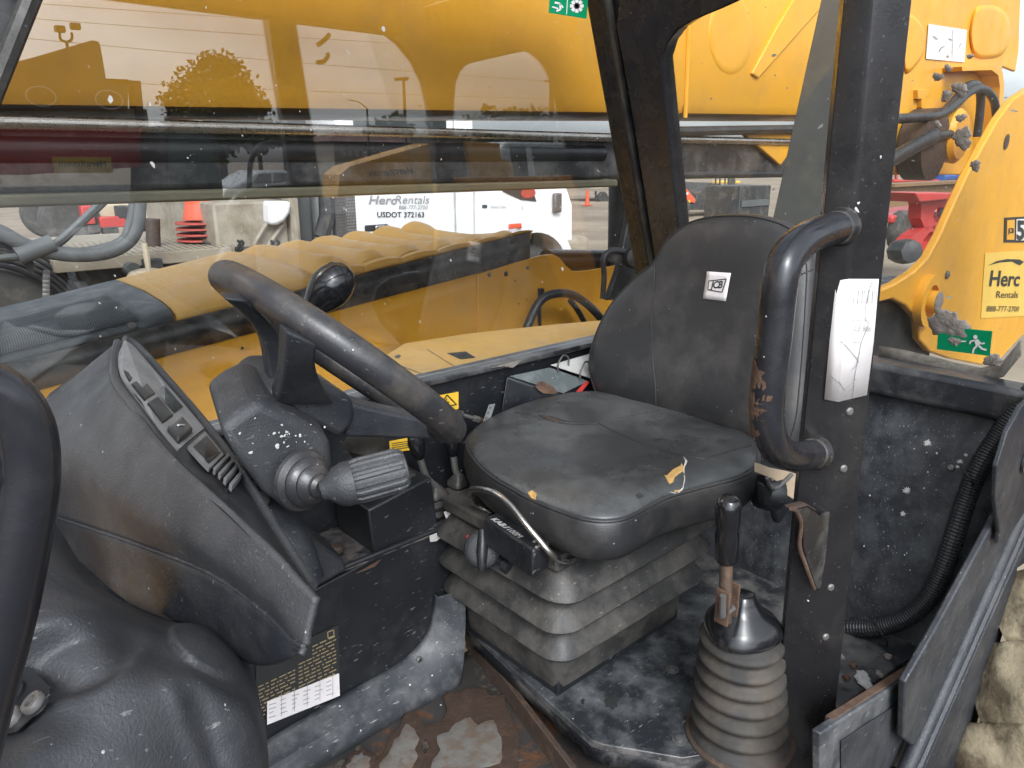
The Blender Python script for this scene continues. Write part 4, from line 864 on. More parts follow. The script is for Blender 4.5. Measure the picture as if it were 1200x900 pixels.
sp.build('splatter', M['splat'], wl_, smooth=0, kind='stuff')
m = MB(); pb_ = onw(1115, 548); m.lathe([(.007, 0), (.0065, .008), (.004, .01), (.0005, .01)], pb_, RWN, 12); m.build('stud', M['steel'], wl_)
hp = [(940, 742, 1.38), (985, 737, 1.385), (1025, 736, 1.39), (1058, 726, 1.40), (1085, 704, 1.42), (1103, 672, 1.44), (1117, 632, 1.46), (1131, 588, 1.49), (1146, 550, 1.51), (1168, 514, 1.535), (1192, 480, 1.55), (1225, 440, 1.565)]
path = cr([at(x, y, x=X) for x, y, X in hp], 34)
m = MB(); n = len(path); m.tube(path, [.0165 if i % 3 == 0 else (.0180 if i % 3 == 1 else .0180) for i in range(n)], 14); m.build('corrugated_hose', M['hose'], T, smooth=20)
for (x, y) in ((1040, 738), (1140, 555)):
    c = at(x, y, x=1.40 if x < 1100 else 1.5); m = MB(); m.tube(cr([c + Vector((-.02, .02, .02)), c + Vector((-.028, -.004, .0)), c + Vector((-.012, -.008, -.022)), c + Vector((-.01, -.006, -.05))], 4), .0025, 6); m.build('cable_tie', M['ink'], T)
# slanted lower side member and wheel-arch flange
def yp(Y): return lambda x, y: at(x, y, y=Y)
f1 = yp(.318)
m = MB(); m.prism([f1(x, y) for x, y in ((1052, 795), (1090, 730), (1174, 576), (1228, 482), (1228, 560), (1100, 800), (1062, 870), (1050, 860))], (0, -.012, 0)); m.build('side_web', M['plastic2'], T, bevel=.003)
f2 = yp(.308)
m = MB(); a, b = f2(1056, 915), f2(1235, 515); m.tube([a, b], .014, 12); m.tube([a + Vector((.02, -.01, 0)), b + Vector((.02, -.01, 0))], .010, 10); m.build('arch_tube', M['plastic2'], T)
f3 = yp(.298)
m = MB(); m.prism([f3(x, y) for x, y in ((1072, 910), (1150, 735), (1225, 570), (1225, 640), (1186, 665), (1184, 690), (1122, 905))], (.004, -.008, 0)); m.build('arch_flange', M['plastic2'], T, bevel=.002)
# lower door frame corner with rusty edge
f4 = yp(.332)
m = MB(); m.prism([f4(x, y) for x, y in ((962, 860), (1098, 772), (1106, 782), (1060, 905), (962, 960))], (.0, .014, 0)); ldf = m.build('lower_frame', M['foot'], T, bevel=.003)
m = MB(); m.prism([yp(.3305)(x, y) for x, y in ((985, 868), (1066, 815), (1074, 822), (1040, 905), (985, 950))], (0, -.0015, 0)); m.build('frame_recess', M['plastic2'], ldf, bevel=.001)
m = MB(); a, b = at(974, 846, y=.342), at(1099, 766, y=.342); m.hull([a + Vector(p) for p in ((0, -.004, -.012), (0, .01, -.012), (0, .01, .006), (0, -.004, .006))], [b + Vector(p) for p in ((0, -.004, -.012), (0, .01, -.012), (0, .01, .006), (0, -.004, .006))]); m.build('rusty_edge', M['rust'], ldf, bevel=.002)
# hinge plate with hole, right edge
f5 = yp(.30)
q = [(1208, 458), (1190, 476), (1174, 505), (1162, 545), (1160, 585), (1166, 622), (1164, 634), (1172, 634), (1180, 622), (1208, 580), (1240, 550), (1240, 440)]
m = MB(); m.prism([f5(x, y) for x, y in q], (0, -.008, 0)); hg = m.build('hinge_plate', M['plastic2'], T, bevel=.002)
c = at(1201, 541, y=.29); m = MB(); m.lathe([(.018, 0), (.020, .004), (.013, .004), (.013, -.01)], c, (0, -1, 0), 22); m.build('hinge_bush', M['steel'], hg)
# debris on the deck behind the post
m = MB(); mm = blob(at(1012, 797, z=DZ + .004), (0, 0, 1), .015, 71, .006, 1.6, .3); mm.build('debris', M['splat'], de)
for i, (x, y) in enumerate(((985, 770), (1000, 780), (1030, 790), (992, 795), (1040, 770))):
    mm = blob(at(x, y, z=DZ + .002), (0, 0, 1), .007, 80 + i, .006, 1.3, .3, 12); mm.build('debris', M['rust'] if i % 2 else M['mud'], de)
# ================================================================ machine outside the side window
def zt(x): return 1.588 + .12 * x
def zb(x): return 1.516 + .1076 * x
xs = [-1.2 + 3.03 * i / 40 for i in range(41)]
def hsec(x, a=0, b=1):
    t = zt(x); c = (.034 + .034 * (x - .27) / .83 if x < 1.08 else .062 - .085 * (x - 1.08) / .8) if x > -.5 else .003
    if x > 1.0: c -= .066 * min(1, (x - 1.0) / .02)
    return [Vector(p) for p in ((x, 1.95, t), (x, 1.958, t + .25 * c + .004), (x, 1.985, t + .5 * c + .003), (x, 2.05, t + .78 * c), (x, 2.2, t + c), (x, 2.45, t + c), (x, 2.58, t + .4 * c), (x, 2.63, t - .06), (x, 2.64, t - .3))]
x_gr = .60; x_lv = 1.0
m = MB(); m.sheet([hsec(x) for x in [-1.2 + (x_gr + 1.2) * i / 24 for i in range(25)]]); hd0 = m.build('grille_hood', M['plastic2'], T, smooth=60, solid=-.01, label='dark hood section with perforated mesh grille')
M['hoodgrey'] = paint('hood_grey', (.07, .085, .095), .55, dirt=(.17, .18, .18), damt=.6, dscale=8, speck=.2, sscale=35, bump=.1)
hd0.data.materials.clear(); hd0.data.materials.append(M['hoodgrey'])
# perforated mesh inset: a real grid of small bars
def hoodpt(x, w, h=.002):
    s_ = hsec(x); k = w * (len(s_) - 1); i = min(int(k), len(s_) - 2); return s_[i].lerp(s_[i + 1], k - i) + Vector((0, -.5, .9)).normalized() * h
M['mesh'] = paint('mesh_black', (.01, .011, .012), .6, dirt=(.12, .12, .12), damt=.5, dscale=12, speck=.1, sscale=30, bump=.3)
m = MB()
m.sheet([[hoodpt(-1.1 + 1.62 * i / 30, .16 + .36 * j / 6, .003) for j in range(7)] for i in range(31)]); gm = m.build('grille_mesh', M['mesh'], hd0, smooth=60)
m = MB()
for i in range(150):
    x = -.25 + .77 * i / 149; pts = [hoodpt(x + .02 * w_, .16 + .36 * w_, .0052) for w_ in (0, .2, .4, .6, .8, 1)]; m.sheet([[p + Vector((-.0011, 0, 0)), p + Vector((.0011, 0, .0004))] for p in pts])
for j in range(20):
    w_ = j / 19; m.sheet([[hoodpt(x, .16 + .36 * w_, .0056) + Vector((0, -.0011, 0)), hoodpt(x, .16 + .36 * w_, .0056) + Vector((0, .0011, 0))] for x in [-.25 + .77 * i / 20 for i in range(21)]])
m.build('mesh_bars', M['hoodgrey'], hd0, smooth=0, kind='stuff')
for w_, x in ((.1, .1), (.1, .5)):
    m = MB(); m.lathe([(.012, 0), (.01, .005), (.001, .006)], hoodpt(x, w_ * .9, .0), (0, -.6, .8), 12); m.build('bolt', M['steel'], hd0)
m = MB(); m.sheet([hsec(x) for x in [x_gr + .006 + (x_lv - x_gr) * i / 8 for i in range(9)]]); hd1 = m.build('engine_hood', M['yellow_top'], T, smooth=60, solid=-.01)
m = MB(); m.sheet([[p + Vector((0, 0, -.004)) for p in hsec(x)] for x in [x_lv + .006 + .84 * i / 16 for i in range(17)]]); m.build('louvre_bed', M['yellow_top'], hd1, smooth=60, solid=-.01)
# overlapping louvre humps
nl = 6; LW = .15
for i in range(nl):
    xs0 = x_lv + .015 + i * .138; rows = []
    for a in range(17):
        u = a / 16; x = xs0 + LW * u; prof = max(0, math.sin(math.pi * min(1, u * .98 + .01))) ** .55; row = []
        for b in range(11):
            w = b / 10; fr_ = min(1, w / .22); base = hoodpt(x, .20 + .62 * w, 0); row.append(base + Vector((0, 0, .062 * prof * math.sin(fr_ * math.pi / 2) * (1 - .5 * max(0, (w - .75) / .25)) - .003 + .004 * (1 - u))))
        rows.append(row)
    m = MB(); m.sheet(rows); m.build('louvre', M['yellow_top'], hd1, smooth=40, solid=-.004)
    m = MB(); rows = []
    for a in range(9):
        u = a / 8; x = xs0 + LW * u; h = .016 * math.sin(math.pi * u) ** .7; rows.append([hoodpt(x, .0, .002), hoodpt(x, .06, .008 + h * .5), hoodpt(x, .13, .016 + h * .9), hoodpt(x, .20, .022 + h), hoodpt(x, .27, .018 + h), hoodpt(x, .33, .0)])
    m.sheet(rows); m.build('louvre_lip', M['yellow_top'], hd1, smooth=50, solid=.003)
m = MB(); m.sheet([[Vector((x, 1.948, zb(x))), Vector((x, 1.944, (zb(x) + zt(x)) / 2)), Vector((x, 1.948, zt(x) - .002))] for x in xs]); m.build('hood_stripe', M['black'], T, smooth=60, solid=.01, label='black band along the hood side, streaked with dirt')
rnd = random.Random(8); m = MB()
for k in range(46):
    x = rnd.uniform(.1, 1.8); z = zb(x) + (zt(x) - zb(x)) * rnd.uniform(.08, .95); bb_ = blob((x, 1.9435, z), (0, -1, 0), rnd.uniform(.0015, .006), 500 + k, .0008, rnd.uniform(1, 2.6), .4, 10); m.add(bb_.v, bb_.f)
m.build('dirt_flecks', M['mud'], T, smooth=0, kind='stuff')
# yellow side: flat plate, with a bulged fender towards the front
def ysec(x):
    k = min(1, max(0, (1.30 - x) / .22)); k = k * k * (3 - 2 * k); z = zb(x) - .002; b = 1.945
    return [Vector((x, b, z)), Vector((x, b - .004, z - .05)), Vector((x, b - .015 * k - .005, z - .075)), Vector((x, b - .06 * k - .005, z - .095)), Vector((x, b - .11 * k - .005, z - .12)), Vector((x, b - .15 * k - .005, z - .165)), Vector((x, b - .165 * k - .005, z - .22)), Vector((x, b - .17 * k - .005, z - .5)), Vector((x, b - .17 * k - .005, z - .8))]
m = MB(); m.sheet([ysec(-1.2 + 2.9 * i / 60) for i in range(61)]); yb = m.build('chassis_side', M['yellow'], T, smooth=50, solid=.01)
yy = 1.932
pt = yp(yy)
m = MB(); m.prism([pt(x, y) for x, y in ((560, 420), (560, 322), (600, 309), (636, 299), (648, 298), (656, 302), (664, 312), (672, 318), (690, 317), (722, 311), (770, 300), (770, 420))], (0, .012, 0)); m.build('chassis_plate', M['yellow'], T, bevel=.003)
yq = yp(yy - .001)
for x, y, r in ((573, 322, .007), (618, 314, .006)):
    m = MB(); m.lathe([(r, 0), (r, .004), (r * .6, .007), (.0005, .007)], yq(x, y), (0, -1, 0), 8); m.build('bolt', M['steel'], yb)
for x, y, r in ((593, 321, .009), (604, 329, .003), (617, 351, .003), (608, 356, .003), (284, 408, .004)):
    Yv = yy - .003 if x > 400 else 1.93
    m = blob(at(x, y, y=Yv), (0, -1, 0), r, int(x), .001, 1, .05); m.build('hole', M['ink'], yb)
fo = lambda x, y: at(x, y, y=1.772)
m = MB()
ro = [(288, 470), (288, 440), (292, 438), (316, 431)]
for a, b in zip(ro, ro[1:]): strip(m, [a, b], .8, fo)
m.build('sticker_outline', M['ink2'], yb, smooth=0)
# black tube behind plate, hoses
m = MB(); m.tube([at(640, 306, y=2.05), at(800, 305, y=2.05)], .045, 16); m.build('cross_tube', M['black'], T)
m = MB(); m.tube(cr([at(x, y, y=Y) for x, y, Y in ((613, 400, 1.84), (620, 378, 1.84), (634, 352, 1.84), (652, 344, 1.83), (672, 346, 1.82), (692, 360, 1.81), (708, 380, 1.8), (716, 410, 1.8))], 6), .0155, 12); m.build('hydraulic_hose', M['hose'], T, smooth=60)
m = MB(); m.tube(cr([at(x, y, y=1.88) for x, y in ((668, 352), (676, 362), (686, 380), (694, 400))], 5), .011, 10); m.build('hydraulic_hose', M['hose'], T, smooth=60)
m = MB(); m.tube([at(634, 338, y=1.87), at(632, 360, y=1.87), at(633, 400, y=1.87)], [.012, .007, .006], 8); m.lathe([(.014, 0), (.014, .012)], at(634, 342, y=1.87), (0, 0, 1), 6); m.build('hose_fitting', M['black'], T)
# exhaust stack, lamp bracket
m = MB(); e0, e1 = at(722, 330, y=2.0), at(724, 200, y=2.0)
m.lathe([(.034, -.2), (.034, 0), (.036, .01), (.036, (e1 - e0).length), (.033, (e1 - e0).length + .01)], e0, e1 - e0, 20); m.build('exhaust_stack', M['plastic2'], T)
m = MB(); m.tube(cr([at(x, y, y=1.5) for x, y in ((706, 350), (708, 325), (707, 305), (712, 296), (722, 294), (734, 296))], 5), .0085, 10); lmp = m.build('lamp_bracket', M['hose'], T, smooth=60)
m = MB(); m.prism([at(x, y, y=1.5) for x, y in ((722, 291), (733, 291), (733, 309), (720, 308))], (0, .03, 0)); m.build('lamp_clamp', M['black'], lmp, bevel=.003)
m = MB(); m.lathe([(.03, -.02), (.034, .0), (.03, .012), (.012, .016)], at(742, 302, y=1.48), (-.3, -1, .1), 20); m.build('lamp_boss', M['panel'], lmp)
m = MB(); m.prism([at(x, y, y=1.55) for x, y in ((730, 290), (742, 230), (754, 226), (770, 350), (712, 352), (724, 318))], (0, .02, 0)); m.build('lamp_stand', M['panel'], lmp, bevel=.004)
# yellow step platform just outside the sill
pf = [at(x, y, z=1.585) for x, y in ((447, 419), (474, 402), (546, 391), (590, 386), (650, 380), (740, 372))]
pf = [Vector((p.x, p.y, 1.585)) for p in pf] + [Vector((1.78, 1.27, 1.585)), Vector((.80, 1.27, 1.585))]
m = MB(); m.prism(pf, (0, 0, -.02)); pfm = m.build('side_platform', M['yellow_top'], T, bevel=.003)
zz = lambda x, y: at(x, y, z=1.5858)
plate('slot', [(524, 414), (546, 412), (557, 419), (540, 421)], zz, M['ink'], pfm, th=.0006)
m = MB(); strip(m, [(447, 420), (500, 440)], .8, zz); strip(m, [(500, 409), (545, 437)], .6, zz); m.build('fold_line', M['rustedge'], pfm, smooth=0)
m = blob(at(466, 418, z=1.586), (0, 0, 1), .008, 3, .003, 1.5); m.build('bolt', M['steel'], pfm)
m = MB(); q = [at(x, y, y=1.188) for x, y in ((575, 431), (600, 424), (612, 421), (606, 427), (600, 431), (590, 429))]; m.prism(q, (0, -.0012, 0)); m.build('paint_chip', M['mud'], T)

# ================================================================ boom and its under-structure
def bz(x): return 2.12 + .031 * x
bs = []
for x in (-3.2, -1, .5, 1.5, 2.6, 4.9):
    z = bz(x); bs.append([Vector((x, y, zz_)) for y, zz_ in ((1.50, z), (1.462, z + .008), (1.45, z + .035), (1.45, z + .62), (1.47, z + .65), (1.88, z + .65), (1.9, z + .62), (1.9, z + .03), (1.87, z))])
m = MB(); m.loft(bs); bm = m.build('boom', M['yellow'], T, smooth=40)
def ringpt(cx, cy, rx, ry, Y, a0=0, a1=360, n=40):
    return [at(cx + rx * math.cos(math.radians(a0 + (a1 - a0) * k / n)), cy + ry * math.sin(math.radians(a0 + (a1 - a0) * k / n)), y=Y) for k in range(n + 1)]
m = MB(); m.loft([ringpt(856, 40, r_, r_ * 1.85, y_)[:-1] for r_, y_ in ((26, 1.4505), (25, 1.4485), (22.5, 1.446), (20.5, 1.4455), (2, 1.4455))], True, True); m.build('pressed_disc', M['yellow'], bm, smooth=60)
m = MB(); m.prism([at(x, y, y=1.44) for x, y in ((957, -10), (965, -10), (962, 10), (889, 92), (882, 86), (912, 30), (936, -10))], (0, .015, 0)); m.build('boom_gusset', M['yellow'], bm, bevel=.004)
m = MB(); m.tube([at(808, 20, y=1.447), at(803, 138, y=1.447)], .007, 8); m.build('weld_seam', M['yellow'], bm)
m = MB(); m.tube([(-3, 1.47, 2.098), (3.2, 1.47, 2.118)], .012, 14); rod = m.build('ram_rod', M['chrome'], T)
m = MB(); m.tube([(-3, 1.50, 2.062), (1.7, 1.50, 2.07)], .024, 14); m.build('ram_barrel', M['black'], T)
m = MB(); m.bb((-3, 1.49, 1.9985), (3.1, 1.86, 2.115)); m.build('boom_undertray', M['black'], T, bevel=.01)
m = MB(); m.bb((-3, 1.474, 1.976), (1.75, 1.9, 1.997)); m.build('undertray_lip', paint('olive_lip', (.12, .11, .07), .5, dirt=(.2, .18, .13), damt=.5), T, bevel=.005)
m = MB(); m.tube([at(760, 355 - 200, y=1.46), at(985, 150, y=1.46)], .016, 10); m.build('boom_hose', M['hose'], T)
m = MB(); m.tube([at(780, 205, y=1.50), at(985, 203, y=1.5)], .014, 10); m.build('boom_hose', M['plastic2'], T)
m = MB(); m.prism([at(x, y, y=1.47) for x, y in ((868, 153), (928, 152), (940, 160), (915, 194)) ], (0, .02, 0)); m.build('boom_gusset', M['yellow'], T, bevel=.004)
# grey slab leaning across the rear window, outside the glass
gq = lambda x, y: at(x, y, x=1.95)
m = MB(); m.prism([gq(x, y) for x, y in ((975, -60), (905, 258), (872, 408), (985, 425), (1010, 300), (1042, -60))], (.015, 0, 0)); m.build('grey_slab', paint('slab_grey', (.085, .09, .09), .5, dirt=(.16, .15, .12), damt=.5), T, bevel=.003)

# ================================================================ boom tower behind the cab
TY = .98
ty = yp(TY)
tow = [(1230, 95), (1208, 102), (1188, 116), (1170, 140), (1152, 172), (1134, 205), (1118, 240), (1102, 276), (1088, 302), (1072, 318), (1050, 332), (1020, 345), (985, 352), (985, 366), (1046, 350), (1062, 358), (1076, 374), (1078, 398), (1090, 412), (1116, 421), (1152, 428), (1172, 422), (1186, 406), (1200, 392), (1240, 385)]
m = MB(); m.prism([ty(x, y) for x, y in tow], (0, .03, 0)); tw = m.build('boom_tower_plate', M['yellow'], T, bevel=.006)
m = MB(); m.lathe([(.05, -.02), (.05, .0), (.012, .0)], ty(1182, 162), (0, -1, 0), 24)
m = blob(ty(1179, 166) + Vector((0, -.003, 0)), (0, -1, 0), .028, 2, .001, 1.1, .03); m.build('lifting_hole', M['rustedge'], tw)
m = MB(); c = at(1112, 302, y=TY); m.lathe([(.016, 0), (.016, .006), (.009, .01), (.001, .01)], at(1109, 322, y=TY), (0, -1, 0), 10); m.build('bolt', M['steel'], tw)
# pivot boss
m = MB(); c = at(1064, 372, y=TY - .0); m.lathe([(.095, 0), (.095, .03), (.06, .03), (.06, .012), (.04, .012), (.04, .05), (.002, .05)], at(1082, 352, y=TY), (0, -1, 0), 30); m.build('pivot_boss', M['yellow'], tw)
m = MB(); m.lathe([(.038, .05), (.038, .054), (.03, .057), (.002, .057)], at(1082, 352, y=TY), (0, -1, 0), 20); m.build('pivot_pin', M['mud'], tw)
# number sticker and hire-company sticker
n5 = plate('number_sticker', [(1177, 255), (1215, 253), (1214, 284), (1176, 284)], lambda x, y: at(x, y, y=TY - .001), M['ink'], T, th=.002, label='black and white number sticker with small logo')
s5 = lambda x, y: at(x, y, y=TY - .0045)
q5 = plate('logo_field', [(1180, 258), (1189, 257.5), (1188.5, 281), (1179.5, 281)], s5, M['yellow'], n5, th=.001); q6 = plate('digit_field', [(1191, 257), (1215, 255.5), (1214, 282), (1190.5, 281.5)], s5, M['white'], n5, th=.001)
def px_text(mm, key, x, y, w, h, plane, Y, off=.001):
    a, b, c = plane(x, y), plane(x + w, y), plane(x, y - h); u = b - a; v = c - a
    mm.text(key, a, u, v, v.length, u.length, off=off)
s6 = lambda x, y: at(x, y, y=TY - .0065)
m = MB(); px_text(m, '5', 1191.5, 280, 9, 22, s6, 0); px_text(m, 'JCB', 1181, 273, 7, 6, s6, 0); m.build('print', M['ink'], n5, smooth=0)
M['sticker2'] = flat('pale_yellow', (.66, .42, .08), .5)
hs2 = plate('hire_sticker', [(1154, 297), (1225, 291), (1222, 369), (1149, 373)], lambda x, y: at(x, y, y=TY - .001), M['sticker2'], T, th=.002, label='hire company sticker with phone number on the tower')
m = MB(); px_text(m, 'Herc', 1159, 335, 36, 19, s5, 0); px_text(m, 'Rentals', 1167, 349, 26, 8.5, s5, 0); px_text(m, 'phone', 1156, 365, 38, 7, s5, 0)
ar = [(1158, 311), (1168, 306), (1180, 303.5), (1195, 304), (1200, 307), (1195, 311), (1186, 306.5), (1172, 307.5)]
m.add([s5(*q) for q in ar], [tuple(range(len(ar)))]); m.build('print', M['ink'], hs2, smooth=0)
# upper boom head: wider cheek with pressed panels
hy = yp(1.38)
m = MB(); m.prism([hy(x, y) for x, y in ((1075, -60), (1210, -60), (1196, 0), (1194, 60), (1190, 84), (1175, 78), (1168, 120), (1150, 190), (1128, 205), (1040, 205), (1052, 100), (1066, 0))], (0, .02, 0)); bh = m.build('boom_head', M['yellow'], T, bevel=.006)
h3 = yp(1.376)
def pad(pts, Y0, Y1, name, par):
    cx_ = sum(p[0] for p in pts) / len(pts); cy_ = sum(p[1] for p in pts) / len(pts); mm = MB(); L2 = cr([(a, b, 0) for a, b in pts], 5, True)
    mm.loft([[at(cx_ + (p.x - cx_) * k, cy_ + (p.y - cy_) * k, y=Y0 + (Y1 - Y0) * h) for p in L2] for k, h in ((1.0, 0), (.96, .4), (.88, .95), (.8, 1), (.05, 1))], True, True); mm.build(name, M['yellow'], par, smooth=60)
pad([(1142, 12), (1152, 6), (1172, 9), (1183, 24), (1183, 48), (1175, 64), (1160, 69), (1142, 66), (1136, 40)], 1.3805, 1.366, 'pressed_panel', bh)
pad([(1062, 20), (1075, 22), (1084, 38), (1083, 58), (1076, 74), (1060, 84)], 1.3805, 1.366, 'pressed_panel', bh)
lw = plate('diagram_label', [(1088, 28), (1133, 35), (1130, 73), (1085, 69)], h3, M['white'], T, label='white load diagram label riveted to the boom head')
m = MB(); h4 = yp(1.372); strip(m, [(1094, 42), (1099, 46)], 1, h4); strip(m, [(1101, 60), (1103, 56), (1107, 54)], 1, h4); strip(m, [(1112, 45), (1116, 47)], 1, h4); strip(m, [(1110, 65), (1112, 67)], 2, h4); strip(m, [(1117, 35), (1116, 68)], .5, h4); strip(m, [(1124, 56), (1127, 50)], .6, h4); m.build('print', M['ink2'], lw, smooth=0)
# bracket and recess box with hoses
m = MB(); m.prism([yp(1.36)(x, y) for x, y in ((1076, 105), (1090, 105), (1090, 112), (1085, 114), (1086, 124), (1092, 128), (1108, 129), (1108, 132), (1084, 131), (1080, 126), (1080, 116), (1076, 116))], (0, .03, 0)); m.build('hose_bracket', M['yellow'], bh, bevel=.002)
m = MB(); band(m, [yp(1.30)(x, y) for x, y in ((1127, 78), (1165, 78), (1175, 84), (1177, 100), (1172, 190))], [yp(1.30)(x, y) for x, y in ((1128, 83), (1162, 82), (1170, 88), (1172, 102), (1166, 190))], (0, .08, 0)); m.build('recess_frame', M['yellow'], bh, smooth=30)
for k, pth in enumerate(([(1040, 140), (1070, 138), (1100, 135), (1120, 122), (1136, 108), (1148, 104), (1158, 108), (1166, 122), (1167, 150), (1160, 185)], [(1104, 133), (1120, 116), (1132, 102), (1142, 99), (1148, 104), (1149, 125), (1145, 160)])):
    m = MB(); m.tube(cr([at(x, y, y=1.28 + .02 * k) for x, y in pth], 6), .019, 12); m.build('hydraulic_hose', M['hose'], T, smooth=60)
m = MB(); m.tube([at(1030, 195, y=1.27), at(1078, 168, y=1.27), at(1094, 160, y=1.27)], [.03, .03, .034], 14); m.tube([at(1094, 160, y=1.27), at(1125, 155, y=1.27)], .02, 10); m.build('lift_ram', M['hose'], T, smooth=40)
m = MB(); m.lathe([(.15, 0), (.15, .10), (.10, .10)], at(1068, 170, y=1.37), (0, -1, 0), 30); m.build('ram_collar', M['rustedge'], bh)
m = MB(); m.lathe([(.02, 0), (.11, .0), (.12, .06), (.10, .08)], at(1105, 160, y=1.33), (0, -1, 0), 30); m.build('ram_lug', M['yellow'], bh)
# dark chassis below the tower, dusty ledge
m = MB(); m.bb((1.72, 1.02, 1.0), (3.2, 1.4, 1.60)); m.build('chassis_cover', M['panel'], T, bevel=.02)
m = MB(); rows = [[onr(x, y - 6, -.03) + Vector((0, 0, .0)), onr(x, y, -.02), onr(x, y + 12, -.015)] for x, y in ((1030, 411), (1060, 416), (1090, 423), (1120, 431), (1150, 437), (1175, 430), (1195, 405))]
m.sheet(rows); m.build('dusty_ledge', M['mud'], T, smooth=60, solid=.004)
# rear wheel, muddy
WCn = Vector((2.06, .085, .80)); wr, ww = .66, .42
m = MB(); prof = [(.34, -ww / 2 + .03), (.42, -ww / 2), (.55, -ww / 2 + .01), (wr - .035, -ww / 2 + .05), (wr - .02, 0), (wr - .035, ww / 2 - .05), (.55, ww / 2 - .01), (.42, ww / 2), (.34, ww / 2 - .03)]
M['tyre'] = paint('muddy_tyre', (.10, .075, .045), .95, dirt=(.24, .2, .13), damt=.95, dscale=13, dlo=.42, dhi=.56, bump=1.0, bscale=90, speck=.3, sscale=60, scol=(.06, .05, .04))
m.lathe(prof, WCn, (0, 1, 0), 60); wh = m.build('rear_wheel', M['tyre'], T, smooth=50, label='mud-caked rear tyre with chevron lugs')
for i in range(24):
    for s_ in (-1, 1):
        a = 2 * math.pi * (i + (.5 if s_ > 0 else 0)) / 24; pts = []
        for k in range(5):
            y = s_ * (.0 + ww * .5 * k / 4); aa = a + .22 * k / 4; r = wr - .032 - (.03 if k == 4 else 0)
            pts.append(WCn + Vector((r * math.cos(aa), y, r * math.sin(aa))))
        mm = MB(); mm.tube(cr(pts, 7), .072, 22, flat=(1.0, .46, (pts[0] - WCn).normalized())); mm.v = [tuple(Vector(p) + (Vector(p) - WCn).normalized() * (.022 * noise.noise(Vector(p) * 9) + .012 * noise.noise(Vector(p) * 24) + .007 * noise.noise(Vector(p) * 60))) for p in mm.v]; mm.build('lug', M['tyre'], wh, smooth=50)
m = MB(); m.lathe([(.02, -.02), (.33, -.02), (.35, .03), (.02, .02)], WCn + Vector((0, -.12, 0)), (0, 1, 0), 30); m.build('wheel_rim', M['sticker2'], wh)
m = MB(); m.bb((2.1, .0, 1.28), (2.4, .2, 1.32)); m.build('green_marker', M['green'], T, bevel=.004)
for (sx, sy) in ((-1.3, .12), (-1.3, 2.5), (2.55, 2.5)):
    m = MB(); m.lathe(prof, Vector((sx, sy, .62)), (0, 1, 0), 40); m.build('wheel', M['tyre'], T, smooth=50)
# ================================================================ the yard beyond the machine
M['twhite'] = paint('truck_white', (.72, .73, .74), .3, dirt=(.5, .48, .44), damt=.35, dscale=2, var=.03, bump=0, coat=.3)
M['tblack'] = paint('truck_frame', (.03, .03, .032), .6, dirt=(.16, .14, .11), damt=.6, dscale=5, bump=.1)
M['tan2'] = paint('beige_steel', (.31, .275, .215), .55, dirt=(.14, .105, .07), damt=.75, dscale=5, dlo=.45, dhi=.68, bump=.1)
M['tread'] = paint('tread_plate', (.26, .225, .17), .6, dirt=(.17, .14, .1), damt=.6, dscale=5, bump=.1)
M['orange'] = paint('cone_orange', (.62, .085, .03), .6, dirt=(.3, .08, .05), damt=.5, dscale=12, bump=.1)
M['conered'] = paint('ring_red', (.36, .05, .035), .65, dirt=(.2, .06, .04), damt=.5, dscale=12, bump=.1)
M['glassd'] = paint('dark_glass', (.02, .026, .027), .06, var=0, bump=0, spec=.8)
M['tyre2'] = paint('grey_tyre', (.05, .048, .045), .85, dirt=(.16, .14, .11), damt=.7, dscale=6, bump=.3, bscale=40)
M['beige'] = paint('beige_rim', (.45, .38, .27), .5, dirt=(.25, .2, .14), damt=.5, dscale=6, bump=.05)
M['bluegrey'] = paint('grey_post', (.085, .09, .092), .6, bump=0)
def wheel(par, c, r, w, rimr, tm, rm, axis=(0, 1, 0), n=28, name='wheel'):
    m = MB(); m.lathe([(rimr, -w * .4), (rimr + (r - rimr) * .3, -w / 2), (r * .93, -w * .46), (r, -w * .3), (r, w * .3), (r * .93, w * .46), (rimr + (r - rimr) * .3, w / 2), (rimr, w * .4)], c, axis, n); t = m.build(name, tm, par, smooth=50)
    m = MB(); m.lathe([(rimr, -w * .36), (rimr * .92, -w * .25), (rimr * .55, -w * .2), (rimr * .45, -w * .34), (rimr * .1, -w * .36), (rimr * .1, w * .3), (rimr * .95, w * .3)], c, axis, n); m.build('rim', rm, t, smooth=40)
    for k in range(8):
        a = 6.283 * k / 8; ax = Vector(axis).normalized(); u = ax.orthogonal().normalized(); v = ax.cross(u)
        m = MB(); m.lathe([(rimr * .07, -w * .24), (rimr * .06, -w * .19)], Vector(c) + (u * math.cos(a) + v * math.sin(a)) * rimr * .68, axis, 6); m.build('wheel_nut', tm, t) if rimr > .2 else None
    return t
TRY = 6.0
p6 = yp(TRY)
TR = thing('delivery_truck', (3.5, 7.1, 0), 'white hire company delivery truck parked beyond the hood', 'truck')
def zz6(x, y): return p6(x, y).z
xa, xb, xc, xd = p6(402, 250).x, p6(535, 250).x, p6(556, 250).x, p6(669, 250).x
m = MB(); m.bb((xa, TRY, .95), (xb, TRY + 2.3, 2.75)); cab_ = m.build('cab', M['twhite'], TR, bevel=.04, bseg=3)
m = MB(); m.prism([Vector((xb + .008, TRY + .008, z)) if False else Vector(p) for p in ((xb + .01, TRY + .006, .95), (xc, TRY + .006, .95), (xc, TRY + .006, 2.7), (xb + .01, TRY + .006, 2.75))], (0, 2.28, 0)); m.build('door', M['twhite'], TR, bevel=.01)
